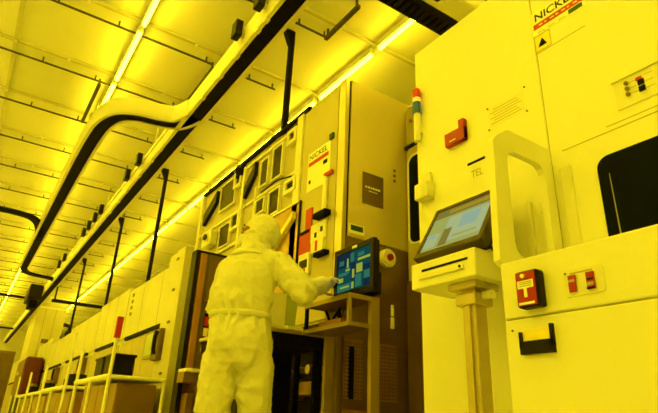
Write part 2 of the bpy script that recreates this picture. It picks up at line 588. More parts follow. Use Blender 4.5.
# same count loops by sampling angles from the centre
def samp(poly, c, k=40):
    out = []
    m = len(poly)
    for i in range(k):
        a = 2 * PI * i / k
        d = Vector((math.cos(a), math.sin(a)))
        best = None
        for j in range(m):
            p = Vector(poly[j]) - Vector(c); q = Vector(poly[(j + 1) % m]) - Vector(c)
            e = q - p
            den = d.x * e.y - d.y * e.x
            if abs(den) < 1e-9:
                continue
            tt = (p.x * e.y - p.y * e.x) / den
            ss = (p.x * d.y - p.y * d.x) / den
            if tt > 0 and -1e-6 <= ss <= 1 + 1e-6:
                best = tt if best is None else min(best, tt)
        out.append((c[0] + d.x * best, c[1] + d.y * best))
    return out
inner = rrect(1.60, 1.845, 1.15, 1.605, 0.055)
inner = [p for p in inner]
cc = (1.72, 1.38)
so, si = samp(outer, cc, 64), samp(inner, cc, 64)
part('side_guard', M_white, near, lambda b: b.ring([(p[0], 1.178, p[1]) for p in so], [(p[0], 1.178, p[1]) for p in si], (0, 0.03, 0)))
part('guard_post', M_white2, near, lambda b: b.box(1.905, 1.93, 1.10, 1.15, ZL, 1.60, 0.008))
part('recessed_door', M_white2, near, lambda b: (b.fx(U, 1.335, 1.47, 1.16, 1.50, 0.003), b.fx(U, 1.305, 1.33, 1.12, 1.50, 0.02, 0.006)))
part('latch', M_white2, near, lambda b: b.fx(U, 1.22, 1.255, 1.42, 1.47, 0.03, 0.006))
# black window
wp = rrect(-0.35, 0.992, 1.12, 1.579, 0.05)
wn = part('window', M_glass, near, lambda b: b.prism([(U - 0.006, p[0], p[1]) for p in wp], (0.01, 0, 0)), 'black window with rounded corners')
part('edge_strip', M_seam, wn, lambda b: b.prism([(U - 0.008, 0.948, 1.50), (U - 0.008, 0.946, 1.50), (U - 0.008, 0.940, 1.13), (U - 0.008, 0.946, 1.13)], (0.003, 0, 0)))
# maker sign
sg = part('sign', M_label, near, lambda b: b.fx(U, 0.915, 1.192, 2.33, 2.47, 0.0015), 'white sign with black letters over a red stripe')
text_x('lettering', 'NICKEL', U - 0.0015, 1.172, 2.410, 0.215, 0.044, M_ink, sg)
part('stripe', M_redlab, sg, lambda b: b.fx(U - 0.0015, 0.925, 1.184, 2.365, 2.396, 0.0008), 'red stripe')
part('stripe_print', M_label, sg, lambda b: [b.fx(U - 0.0023, 1.155 - 0.030 * i - w, 1.155 - 0.030 * i, 2.3775, 2.3835, 0.0004) for i, w in enumerate((0.02, 0.012, 0.022, 0.016, 0.02, 0.01, 0.02))])
part('dark_patch', M_green, sg, lambda b: b.fx(U - 0.0015, 0.935, 1.003, 2.336, 2.360, 0.0008), 'dark green patch')
part('print_lines', M_labelg, sg, lambda b: [b.fx(U - 0.0015, 1.02 + 0.055 * i, 1.055 + 0.055 * i, 2.338, 2.342, 0.0005) for i in range(3)])
wl = part('warning_label', M_labely, near, lambda b: b.fx(U, 1.105, 1.19, 2.235, 2.325, 0.0015), 'small warning label with black triangle')
part('label_border', M_labelg, wl, lambda b: b.ring([(U - 0.0022, p[0], p[1]) for p in ((1.19, 2.235), (1.105, 2.235), (1.105, 2.325), (1.19, 2.325))],
                                                 [(U - 0.0022, p[0], p[1]) for p in ((1.186, 2.239), (1.109, 2.239), (1.109, 2.321), (1.186, 2.321))], (0.0008, 0, 0)))
part('triangle', M_ink, wl, lambda b: b.prism([(U - 0.003, 1.172, 2.258), (U - 0.003, 1.127, 2.258), (U - 0.003, 1.149, 2.302)], (0.002, 0, 0)))
part('hairline', M_seam, near, lambda b: b.fx(U, 0.94, 1.185, 2.226, 2.229, 0.001))
# inset indicator panel at the upper right
ip = part('indicator_panel', M_white2, near, lambda b: (b.fx(U, 0.55, 0.872, 1.748, 1.875, 0.004), b.fx(U, 0.545, 0.878, 1.875, 1.882, 0.012)), 'inset panel with indicator lamps')
for z in (1.848, 1.822, 1.797):
    part('indicator_lamp', M_brown, ip, lambda b: b.tube([(U - 0.012, 0.820, z), (U - 0.003, 0.820, z)], 0.0085, 10), 'brown indicator lamp')
part('indicator_lamp', M_redlab, ip, lambda b: b.fx(U - 0.004, 0.762, 0.784, 1.838, 1.852, 0.004))
for z in (1.815, 1.786):
    part('indicator_lamp', M_glass, ip, lambda b: b.fx(U - 0.004, 0.755, 0.778, z, z + 0.021, 0.006), 'dark blue indicator lamp')
part('print_lines', M_labelg, ip, lambda b: [b.fx(U - 0.004, 0.785, 0.81, z, z + 0.003, 0.0005) for z in (1.845, 1.82, 1.795)] + [b.fx(U - 0.004, 0.72, 0.75, z, z + 0.003, 0.0005) for z in (1.85, 1.82, 1.79)])
# pale text plate, vent slot and green logo on the side module
tp = part('text_plate', M_white2, near, lambda b: b.fx(U, 1.285, 1.497, 1.965, 2.075, 0.0015), 'pale plate with faint grey print')
part('print_lines', M_labelg, tp, lambda b: [b.fx(U - 0.0015, 1.30 + 0.012 * (i % 3), 1.485 - 0.02 * (i % 2), 1.978 + 0.0155 * i, 1.982 + 0.0155 * i, 0.0004) for i in range(6)])
part('corner_screw', M_brown, near, lambda b: [b.tube([(U - 0.004, y, z), (U + 0.002, y, z)], 0.005, 8) for y, z in ((1.50, 2.08), (1.275, 2.09), (1.275, 1.955), (1.50, 1.955))])
part('vent_slot', M_ink, near, lambda b: b.fx(U, 1.541, 1.655, 1.813, 1.826, 0.002))
text_x('logo', 'TEL', U - 0.0002, 1.635, 1.735, 0.075, 0.040, M_labelg, near)
# red alarm box
al = part('alarm_box', M_red, near, lambda b: (b.fx(U, 1.641, 1.780, 1.965, 2.045, 0.03, 0.004), b.fx(U, 1.641, 1.678, 1.965, 2.090, 0.032, 0.004)), 'small red alarm box with a raised end')
part('alarm_label', M_label, al, lambda b: (b.prism([(U - 0.004, 1.775, 2.044), (U - 0.004, 1.676, 2.044), (U - 0.004, 1.676, 2.078), (U - 0.004, 1.76, 2.058)], (0.004, 0, 0)), b.fx(U - 0.03, 1.70, 1.745, 1.984, 1.990, 0.001)))
# emergency switch, switch plate, pocket on the lower cabinet
em = part('emergency_switch', M_black, near, lambda b: b.fx(Lx, 1.004, 1.088, 0.92, 1.043, 0.045, 0.010), 'emergency switch box with red face')
part('face_plate', M_red, em, lambda b: b.fx(Lx - 0.045, 1.010, 1.083, 0.926, 1.037, 0.003, 0.002), 'red face plate')
part('button', M_label, em, lambda b: b.tube([(Lx - 0.056, 1.052, 1.022), (Lx - 0.047, 1.052, 1.022)], 0.0075, 12))
part('switch_label', M_label, em, lambda b: (b.fx(Lx - 0.048, 1.017, 1.077, 0.982, 1.008, 0.001), b.fx(Lx - 0.048, 1.042, 1.053, 0.952, 0.982, 0.003), b.fx(Lx - 0.048, 1.018, 1.077, 0.929, 0.937, 0.001)))
part('label_print', M_labelg, em, lambda b: [b.fx(Lx - 0.049, 1.024, 1.070, z, z + 0.003, 0.0004) for z in (0.988, 0.995, 1.001)])
sp = part('switch_plate', M_white2, near, lambda b: b.prism([(Lx - 0.004, p[0], p[1]) for p in rrect(0.81, 0.938, 0.940, 1.022, 0.008)], (0.004, 0, 0)), 'plate with two red rocker switches')
part('rocker_switch', M_red, sp, lambda b: b.fx(Lx - 0.004, 0.896, 0.920, 0.952, 1.004, 0.008, 0.002))
part('rocker_switch', M_red, sp, lambda b: b.fx(Lx - 0.004, 0.836, 0.861, 0.952, 1.004, 0.008, 0.002))
part('switch_print', M_labelg, sp, lambda b: (b.fx(Lx - 0.012, 0.898, 0.918, 0.982, 0.990, 0.001), b.fx(Lx - 0.012, 0.838, 0.859, 0.962, 0.972, 0.001), b.fx(Lx - 0.004, 0.84, 0.915, 1.008, 1.013, 0.001)))
part('switch_print', M_ink, sp, lambda b: b.fx(Lx - 0.012, 0.836, 0.861, 0.951, 0.957, 0.001))
part('switch_print', M_ink, sp, lambda b: b.fx(Lx - 0.012, 0.838, 0.859, 0.978, 0.984, 0.001))
part('screw', M_ink, sp, lambda b: b.tube([(Lx - 0.006, 0.930, 1.013), (Lx, 0.930, 1.013)], 0.003, 8))
pk = part('document_pocket', M_black, near, lambda b: (b.fx(Lx, 0.993, 1.117, 0.780, 0.822, 0.014, 0.002), b.fx(Lx, 0.993, 1.003, 0.80, 0.868, 0.014), b.fx(Lx, 1.108, 1.117, 0.80, 0.852, 0.014)), 'black document pocket')
part('paper', M_labely, pk, lambda b: b.fx(Lx - 0.002, 1.004, 1.107, 0.79, 0.858, 0.003))
part('screw', M_brown, near, lambda b: b.tube([(Lx - 0.003, 1.148, 0.862), (Lx, 1.148, 0.862)], 0.004, 8))
# grey box and signal tower on the far corner
part('junction_box', M_white2, near, lambda b: (b.fx(U, 1.90, 2.0, 1.715, 1.81, 0.06, 0.008), b.fx(U, 1.91, 1.98, 1.81, 1.88, 0.025, 0.01)), 'small pale box on the edge of the panel')
TX, TY = U - 0.03, 1.99
tw = part('signal_tower', M_white2, near, lambda b: b.tube([(TX, TY, 2.10), (TX, TY, 2.285)], 0.021, 14), 'signal tower with red, amber and green lamps', True)
part('red_lamp', M_lampr, tw, lambda b: b.tube([(TX, TY, 2.395), (TX, TY, 2.452), (TX, TY, 2.462)], [0.025, 0.025, 0.018], 16), smooth=True)
part('amber_lamp', M_lampa, tw, lambda b: b.tube([(TX, TY, 2.365), (TX, TY, 2.395)], 0.024, 16), smooth=True)
part('green_lamp', M_lampg, tw, lambda b: b.tube([(TX, TY, 2.285), (TX, TY, 2.365)], 0.025, 16), smooth=True)
part('bracket', M_white2, tw, lambda b: b.box(TX, U + 0.002, TY - 0.015, TY + 0.015, 2.16, 2.20))

# ------------------------------------------------------------------ operator terminal on a post in front of it
tm = thing('operator_terminal', (1.70, 1.48, 0), 'tilted touch terminal on a steel post before the nearest machine', 'terminal')
Yr, Yl = 1.335, 1.735
bot = Vector((1.595, 0, 1.262)); top = Vector((1.760, 0, 1.548))
vdir = (top - bot).normalized()
ndir = Vector((-vdir.z, 0, vdir.x))
MT = Matrix(((0, vdir.x, ndir.x, bot.x), (-1, 0, 0, Yl), (0, vdir.z, ndir.z, bot.z), (0, 0, 0, 1)))   # u right, v up the screen, n to viewer
W_, H_ = Yl - Yr, (top - bot).length


def term(b, f):
    b.M = MT
    f(b)


part('bezel', M_bezel, tm, lambda b: term(b, lambda q: (q.box(0, W_, 0, 0.032, -0.055, 0.0, 0.006), q.box(0, W_, H_ - 0.026, H_, -0.055, 0.0, 0.006),
                                                        q.box(0, 0.024, 0.02, H_ - 0.02, -0.055, 0.0, 0.006), q.box(W_ - 0.026, W_, 0.02, H_ - 0.02, -0.055, 0.0, 0.006))), 'dark bezel')
part('back_cover', M_black, tm, lambda b: term(b, lambda q: q.box(0.004, W_ - 0.004, 0.004, H_ - 0.004, -0.075, -0.012, 0.01)))


def term_screen(b):
    b.M = MT
    w0, w1, h0, h1 = 0.024, W_ - 0.026, 0.032, H_ - 0.026
    S = lambda a: w0 + (w1 - w0) * a
    T = lambda a: h0 + (h1 - h0) * a
    b.mi = 0; b.box(w0, w1, h0, h1, -0.02, -0.006)
    def r(mi, a0, a1, c0, c1, t=0.0006):
        b.mi = mi
        b.box(S(a0), S(a1), T(c0), T(c1), -0.006, -0.006 + t)
    r(3, 0.0, 1.0, 0.80, 1.0)
    r(4, 0.25, 0.95, 0.86, 0.95, 0.001)
    r(1, 0.30, 0.98, 0.12, 0.74)
    r(2, 0.55, 0.85, 0.38, 0.70, 0.001)
    r(1, 0.02, 0.24, 0.08, 0.40)
    r(3, 0.30, 0.44, 0.05, 0.45, 0.001)
    r(2, 0.06, 0.18, 0.30, 0.37, 0.001)
    r(0, 0.50, 0.90, 0.18, 0.24, 0.001)
    r(0, 0.02, 0.98, 0.755, 0.775, 0.001)


part('screen', [E_pale, E_sky, E_ltblue, E_olive, E_och], tm, term_screen, 'lit screen with pale green and blue windows')
part('tray', M_white, tm, lambda b: (b.box(1.585, 1.85, 1.362, 1.735, 1.115, 1.232, 0.006)), 'white drawer box below the screen')
part('drawer_slot', M_ink, tm, lambda b: b.fx(1.585, 1.40, 1.665, 1.186, 1.196, 0.002))
part('drawer_handle', M_white2, tm, lambda b: b.fx(1.585, 1.42, 1.68, 1.150, 1.172, 0.010, 0.004))
part('lock', M_ink, tm, lambda b: b.tube([(1.572, 1.435, 1.163), (1.586, 1.435, 1.163)], 0.006, 10))
part('screen_mount', M_black, tm, lambda b: (b.box(1.64, 1.80, 1.46, 1.62, 1.22, 1.262), b.box(1.70, 1.76, 1.50, 1.58, 1.24, 1.36)))
part('post', M_steel, tm, lambda b: (b.box(1.665, 1.735, 1.445, 1.515, 0.0, 1.115, 0.006), b.box(1.655, 1.67, 1.468, 1.492, 0.02, 1.02)), 'steel post')
part('collar', M_steel, tm, lambda b: (b.box(1.645, 1.755, 1.425, 1.535, 1.02, 1.075, 0.008), b.box(1.625, 1.775, 1.405, 1.555, 1.085, 1.115, 0.006)))
part('clamp_knob', M_white2, tm, lambda b: b.tube([(1.70, 1.43, 1.06), (1.70, 1.38, 1.06)], 0.018, 12))
part('base_plate', M_steel, tm, lambda b: b.box(1.55, 1.85, 1.33, 1.63, 0, 0.02, 0.004))
part('cable', M_black, tm, lambda b: (b.tube([(1.64, 1.35, 1.27), (1.70, 1.345, 1.22), (1.76, 1.345, 1.165), (1.79, 1.345, 1.14), (1.84, 1.365, 1.14)], 0.007, 8),
                                      b.tube([(1.76, 1.345, 1.165), (1.75, 1.343, 1.12), (1.76, 1.343, 1.075), (1.78, 1.343, 1.09), (1.77, 1.345, 1.14)], 0.007, 8),
                                      b.box(1.76, 1.82, 1.335, 1.364, 1.135, 1.165, 0.006)))

# ------------------------------------------------------------------ cabinet deep in the gap, with a dark window
gp = thing('service_cabinet', (3.0, 2.45, 0), 'grey cabinet with tall rounded dark window in the gap between machines', 'cabinet')
part('body', M_beige, gp, lambda b: b.box(2.62, 3.4, 2.045, 2.90, 0, 3.06, 0.006))
part('door', M_beige, gp, lambda b: b.fx(2.62, 2.06, 2.86, 0.1, 2.66, 0.02, 0.004))
part('window', M_glass, gp, lambda b: b.prism([(2.597, p[0], p[1]) for p in rrect(2.55, 2.845, 1.84, 2.57, 0.06)], (0.01, 0, 0)), 'tall dark window with rounded corners')
part('window_frame', M_white2, gp, lambda b: b.ring([(2.595, p[0], p[1]) for p in rrect(2.53, 2.865, 1.82, 2.59, 0.075)], [(2.595, p[0], p[1]) for p in rrect(2.55, 2.845, 1.84, 2.57, 0.06)], (0.008, 0, 0)))
part('ledge', M_black, gp, lambda b: b.fx(2.62, 2.55, 2.89, 2.665, 2.69, 0.03))
part('indicator', M_orange, gp, lambda b: b.tube([(2.61, 2.835, 2.93), (2.625, 2.835, 2.93)], 0.016, 12))
part('shade_panel', M_brown, gp, lambda b: b.fx(2.60, 2.06, 2.89, 0.05, 1.55, 0.006))  # brown sheet paints in the darkness low in the recess

# ------------------------------------------------------------------ the tall grey machine behind the worker
A = 2.0
Y0, Y1, ZM = 2.91, 6.0, 3.14
mid = thing('inspection_machine', (2.5, 4.4, 0), 'tall grey steel machine covered in small windows, behind the worker', 'machine')
part('body', M_grey, mid, lambda b: (b.box(A + 0.012, 3.4, Y0 + 0.09, Y1, 1.20, ZM, 0.004), b.box(2.42, 3.4, Y0 + 0.05, Y1, 0.05, 1.21)))
part('side_panel', M_side, mid, lambda b: (b.box(A + 0.058, 2.66, Y0, Y0 + 0.06, 1.802, ZM, 0.003), b.box(A + 0.06, 2.66, Y0 + 0.01, Y0 + 0.06, 1.79, ZM)), 'polished steel upper side panel')
part('lower_side_panel', M_steeld, mid, lambda b: b.box(A + 0.045, 2.66, Y0, Y0 + 0.06, 0.05, 1.796, 0.003), 'lower side panel, painted darker for shade')  # same steel as above; dark tone paints in dim reflections
part('corner_column', M_steel, mid, lambda b: b.box(A, A + 0.04, Y0, Y0 + 0.09, 1.30, ZM, 0.006), 'bright steel corner column')
part('lower_column', M_steeld, mid, lambda b: b.box(A, A + 0.04, Y0, Y0 + 0.09, 0.0, 1.298, 0.006), 'foot of the corner column, painted darker for shade')  # darker copy of the column steel for its less lit foot
part('corner_gap', M_ink, mid, lambda b: b.box(A + 0.038, A + 0.060, Y0 + 0.012, Y0 + 0.05, 0.05, ZM - 0.004))
part('top_trim', M_blackm, mid, lambda b: b.box(A - 0.012, A + 0.03, Y0 + 0.55, Y1, ZM - 0.03, ZM + 0.014), 'dark trim along the top edge')
part('base', M_blackm, mid, lambda b: b.box(A + 0.05, 3.35, Y0 + 0.03, Y1 - 0.05, 0, 0.06))
for (y, w, z0, z1) in ((3.54, 0.10, 1.2, ZM - 0.03), (4.72, 0.05, 1.2, 3.05), (5.93, 0.07, 1.2, ZM - 0.03), (4.40, 0.03, 2.05, 2.7)):
    part('mullion', M_white2, mid, lambda b: b.box(A - 0.02, A + 0.03, y, y + w, z0, z1, 0.004))
part('cross_bar', M_white2, mid, lambda b: (b.box(A - 0.006, A + 0.02, 3.64, 5.93, 2.565, 2.59), b.box(A - 0.006, A + 0.02, 3.64, 4.72, 3.02, 3.045), b.box(A - 0.008, A + 0.02, 3.64, 5.93, 2.20, 2.235)))


def framed(name, y0, y1, z0, z1, glass=M_dglass, fr=0.018, t=0.02, lab=None, shear=0.0):
    o = part(name, M_white2, mid, lambda b: b.ring([(A - t, p[0], p[1]) for p in ((y1 + fr, z0 - fr), (y0 - fr, z0 - fr), (y0 - fr, z1 + fr), (y1 + fr, z1 + fr))],
                                                [(A - t, p[0], p[1]) for p in ((y1, z0), (y0, z0), (y0, z1), (y1, z1))], (t + 0.012, 0, 0)), lab)
    part('pane', glass, o, lambda b: b.box(A - t * 0.4, A + 0.012, y0, y1, z0, z1))
    return o


for (y0, y1, z0, z1) in ((3.91, 4.08, 2.65, 2.97), (4.19, 4.33, 2.67, 2.94), (3.905, 4.09, 2.29, 2.515), (4.21, 4.37, 2.39, 2.52), (4.96, 5.35, 2.72, 3.02), (4.99, 5.25, 2.26, 2.49)):
    framed('instrument_window', y0, y1, z0, z1)
for (y0, y1, z0, z1) in ((3.68, 3.77, 2.92, 3.00), (3.63, 3.76, 2.42, 2.49), (4.83, 4.95, 2.90, 3.06), (4.78, 4.92, 2.40, 2.53)):
    framed('switch_panel', y0, y1, z0, z1, M_black, 0.035, 0.03)
part('camera_unit', M_blackm, mid, lambda b: (b.box(A - 0.04, A + 0.01, 4.76, 4.93, 2.97, 3.09, 0.015), b.tube([(A - 0.03, 4.84, 3.03), (A - 0.06, 4.83, 3.025)], 0.04, 14)), 'dark camera unit hung at the top edge')
part('dark_duct', M_black, mid, lambda b: b.prism([(A - 0.03, 4.46, 2.86), (A - 0.03, 4.68, 2.66), (A - 0.03, 4.68, 2.78), (A - 0.03, 4.46, 3.00)], (0.042, 0, 0)), 'dark slanted duct')
part('dark_duct', M_black, mid, lambda b: b.prism([(A - 0.03, 5.46, 2.88), (A - 0.03, 5.82, 2.68), (A - 0.03, 5.82, 2.82), (A - 0.03, 5.46, 3.02)], (0.042, 0, 0)), 'dark slanted duct')
part('camera_unit', M_white2, mid, lambda b: (b.box(A - 0.08, A + 0.01, 5.36, 5.62, 2.33, 2.50, 0.015), b.tube([(A - 0.07, 5.46, 2.43), (A - 0.11, 5.44, 2.42)], 0.045, 14)))
part('lens', M_black, mid, lambda b: b.tube([(A - 0.105, 5.44, 2.42), (A - 0.118, 5.437, 2.42)], 0.035, 14))
part('conduit', M_blackm, mid, lambda b: (b.tube([(A - 0.01, 3.66, 3.06), (A - 0.02, 3.85, 3.055), (A - 0.02, 4.05, 3.09)], 0.008, 8), b.tube([(A - 0.01, 3.7, 2.55), (A - 0.02, 3.95, 2.60), (A - 0.01, 4.3, 2.60)], 0.007, 8)))
# steel hatch near the worker's head, a bronze reflection painted into its colour
ht = part('hatch', M_bronze, mid, lambda b: b.prism([(A - 0.02, 3.50, 1.50), (A - 0.02, 4.35, 1.50), (A - 0.02, 4.35, 2.24), (A - 0.02, 3.50, 2.24)], (0.035, 0, 0)), 'steel hatch tinted by a bronze reflection')
part('highlight_bar', M_labely, ht, lambda b: b.prism([(A - 0.055, 3.55, 2.16), (A - 0.055, 4.05, 1.84), (A - 0.055, 4.05, 1.79), (A - 0.055, 3.55, 2.10)], (0.036, 0, 0)))  # pale yellow bar painted as the slanting highlight on the steel
part('edge', M_black, ht, lambda b: b.box(A - 0.024, A + 0.012, 3.495, 3.502, 1.50, 2.25))
part('edge', M_white2, ht, lambda b: b.box(A - 0.03, A + 0.012, 3.50, 4.36, 2.235, 2.255))
# sign and bits on the slim front panel at the near corner
part('front_panel', M_beige, mid, lambda b: b.box(A - 0.002, A + 0.02, 3.005, 3.535, 1.22, ZM - 0.035, 0.003), 'slim beige front panel')
sg = part('sign', M_label, mid, lambda b: b.fx(A - 0.002, 3.095, 3.425, 2.29, 2.645, 0.004), 'white sign with letters over a red stripe')
text_x('lettering', 'NICKEL', A - 0.006, 3.405, 2.575, 0.27, 0.05, M_green, sg)
part('stripe', M_redlab, sg, lambda b: b.fx(A - 0.006, 3.115, 3.415, 2.520, 2.556, 0.001), 'red stripe')
part('print_mark', M_ink, sg, lambda b: (b.fx(A - 0.006, 3.13, 3.19, 2.46, 2.495, 0.001), b.fx(A - 0.006, 3.37, 3.40, 2.36, 2.39, 0.001)))
part('corner_lamp', M_green, mid, lambda b: b.fx(A - 0.002, 3.045, 3.10, 2.64, 2.69, 0.02, 0.004))
part('red_tag', M_redlab, mid, lambda b: (b.fx(A - 0.002, 3.035, 3.15, 2.325, 2.355, 0.02),))
part('white_tag', M_label, mid, lambda b: (b.fx(A - 0.002, 3.06, 3.15, 2.36, 2.385, 0.02), b.tube([(A - 0.02, 3.12, 2.02), (A - 0.02, 3.12, 2.32)], 0.02, 10)))
part('red_sign', M_redlab, mid, lambda b: (b.fx(A - 0.002, 3.31, 3.40, 1.93, 2.13, 0.012), b.fx(A - 0.002, 3.285, 3.475, 1.74, 1.93, 0.014)), 'stacked red signs')
part('black_strip', M_ink, mid, lambda b: b.fx(A - 0.014, 3.33, 3.46, 1.925, 1.95, 0.006))
part('black_hood', M_ink, mid, lambda b: b.fx(A - 0.002, 3.05, 3.22, 1.985, 2.03, 0.06, 0.006))
part('black_hood', M_ink, mid, lambda b: b.fx(A - 0.002, 3.05, 3.20, 1.68, 1.715, 0.05, 0.006))
wb = part('gauge_box', M_white2, mid, lambda b: (b.fx(A - 0.002, 3.29, 3.445, 1.58, 1.755, 0.03, 0.006), b.fx(A - 0.002, 3.09, 3.30, 1.82, 1.965, 0.018, 0.004), b.fx(A - 0.002, 3.10, 3.27, 1.725, 1.82, 0.03, 0.004)), 'white gauge boxes')
for q in ((A - 0.032, 3.31, 3.42, 1.635, 1.70), (A - 0.02, 3.13, 3.16, 1.88, 1.92), (A - 0.02, 3.21, 3.24, 1.85, 1.89)):
    part('dial', M_black, wb, lambda b: b.fx(*q, 0.003))
for q in ((A - 0.032, 3.175, 3.205, 1.735, 1.815), (A - 0.032, 3.33, 3.36, 1.605, 1.63)):
    part('red_mark', M_redlab, wb, lambda b: b.fx(*q, 0.002))
# things on the steel side
pl = part('name_plate', M_brown, mid, lambda b: b.fy(Y0, 2.18, 2.382, 2.09, 2.35, 0.004), 'dark brown plate with a pale line of print')
part('print_lines', M_label, pl, lambda b: [b.fy(Y0 - 0.004, x, x + w, z, z + 0.016, 0.0005) for (x, w, z) in ((2.205, 0.018, 2.222), (2.23, 0.022, 2.222), (2.257, 0.014, 2.222), (2.276, 0.022, 2.222), (2.303, 0.02, 2.222), (2.328, 0.022, 2.222))] + [b.fy(Y0 - 0.004, 2.24, 2.32, 2.196, 2.203, 0.0005)])
gl = part('rating_label', M_label, mid, lambda b: b.fy(Y0, 2.065, 2.205, 1.825, 1.90, 0.003), 'small label with green field')
part('green_field', M_green, gl, lambda b: b.fy(Y0 - 0.003, 2.08, 2.19, 1.85, 1.89, 0.001))
part('marks', M_brown, mid, lambda b: [b.fy(Y0, 2.487, 2.51, z, z + 0.022, 0.003) for z in (2.35, 2.395, 2.44)])
part('stop_button_guard', M_label, mid, lambda b: (b.tube([(2.407, Y0 - 0.035, 1.697), (2.407, Y0 + 0.005, 1.697)], 0.070, 20), b.tube([(2.407, Y0 - 0.05, 1.697), (2.407, Y0 - 0.03, 1.697)], 0.058, 20)), 'round white stop button guard', True)
part('stop_button', M_red, mid, lambda b: b.tube([(2.407, Y0 - 0.066, 1.697), (2.407, Y0 - 0.05, 1.697)], [0.024, 0.027], 16), 'red stop button', True)


def grille(b):
    for (x0, x1) in ((2.05, 2.205), (2.34, 2.505)):
        z0, z1 = 0.70, 1.075
        b.fy(Y0, x0, x1, z0, z0 + 0.012, 0.008); b.fy(Y0, x0, x1, z1 - 0.012, z1, 0.008)
        k = 0
        while x0 + 0.022 * k <= x1 - 0.006:
            b.fy(Y0, x0 + 0.022 * k, x0 + 0.022 * k + 0.006, z0, z1, 0.006); k += 1
        k = 0
        while z0 + 0.024 * k <= z1 - 0.008:
            b.fy(Y0, x0, x1, z0 + 0.024 * k, z0 + 0.024 * k + 0.008, 0.007); k += 1


part('vent_grille', M_bronze, mid, grille, 'pair of cooling grilles')
part('cable_slot', M_ink, mid, lambda b: b.fy(Y0, 2.092, 2.132, 0.70, 1.03, 0.009))
part('gauge_strip', M_label, mid, lambda b: (b.fy(Y0, 2.452, 2.478, 1.19, 1.27, 0.012), b.fy(Y0, 2.456, 2.474, 1.28, 1.36, 0.012), b.fy(Y0, 2.25, 2.275, 0.75, 0.84, 0.012), b.fy(Y0, 2.25, 2.275, 0.90, 0.97, 0.012)))
part('tray_rail', M_orange, mid, lambda b: b.fy(Y0, 2.05, 2.30, 0.615, 0.635, 0.03))
# open dark bay below the front with pumps and hoses
for q in ((2.18, 2.42, 3.95, 4.25, 0.72, 0.88), (2.2, 2.42, 3.45, 3.75, 0.74, 0.84), (2.15, 2.42, 3.6, 4.3, 0.35, 0.57)):
    part('bay_box', M_bronze, mid, lambda b: b.box(*q, 0.01), 'bronze box in the open bay')
for y in (3.2, 3.32, 3.62, 3.86):
    part('bay_pipe', M_blackm, mid, lambda b: b.tube([(2.12, y, 0.03), (2.12, y, 1.2)], 0.022, 10))
for y, r in ((3.60, 0.035), (3.75, 0.025), (4.1, 0.03)):
    part('valve', M_steel, mid, lambda b: b.tube([(2.41, y, 0.93), (2.20, y, 0.93)], r, 12))
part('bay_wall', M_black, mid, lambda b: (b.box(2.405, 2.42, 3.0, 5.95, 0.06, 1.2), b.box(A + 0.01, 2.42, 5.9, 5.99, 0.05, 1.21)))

# ------------------------------------------------------------------ cart with the worker's monitor
ct = thing('monitor_stand', (1.9, 2.66, 0), 'two-tier steel stand in front of the grille holding the black monitor', 'stand')
part('upper_shelf', M_steeld, ct, lambda b: (b.box(1.735, 1.945, 2.42, 2.90, 1.228, 1.244, 0.002),))
part('shelf_rim', M_cart, ct, lambda b: (b.box(1.73, 1.738, 2.418, 2.902, 1.222, 1.250), b.box(1.73, 1.948, 2.414, 2.422, 1.222, 1.250)))
part('lower_shelf', M_steeld, ct, lambda b: (b.box(1.735, 1.945, 2.42, 2.90, 1.068, 1.084, 0.002),))
part('shelf_rim', M_cart, ct, lambda b: (b.box(1.73, 1.738, 2.418, 2.902, 1.064, 1.088), b.box(1.73, 1.948, 2.414, 2.422, 1.064, 1.088)))
part('post', M_cart, ct, lambda b: (b.box(1.732, 1.752, 2.418, 2.438, 1.07, 1.24),))
part('post', M_blackm, ct, lambda b: (b.box(1.732, 1.752, 2.88, 2.90, 1.07, 1.24),))
part('leg', M_cart, ct, lambda b: b.box(1.885, 1.95, 2.410, 2.440, 0.0, 1.25, 0.004), 'broad steel leg')
part('leg', M_cart, ct, lambda b: b.box(1.885, 1.95, 2.872, 2.902, 0.0, 1.25, 0.004), 'broad steel leg')
part('foot', M_cart, ct, lambda b: (b.box(1.70, 1.96, 2.405, 2.445, 0.0, 0.03), b.box(1.70, 1.96, 2.867, 2.905, 0.0, 0.03)))

mo = thing('monitor', (1.89, 2.60, 1.244), 'black flat monitor with teal screen that the worker touches', 'monitor')
XM = 1.855
ya, yb, za, zb = 2.355, 2.765, 1.268, 1.598


def mon_frame(b):
    b.ring([(XM, p[0], p[1]) for p in ((yb, za), (ya, za), (ya, zb), (yb, zb))], [(XM, p[0], p[1]) for p in ((yb - 0.03, za + 0.045), (ya + 0.03, za + 0.045), (ya + 0.03, zb - 0.035), (yb - 0.03, zb - 0.035))], (0.03, 0, 0))
    b.box(XM + 0.02, XM + 0.055, ya + 0.004, yb - 0.004, za + 0.004, zb - 0.004, 0.01)


part('bezel', M_black, mo, mon_frame)


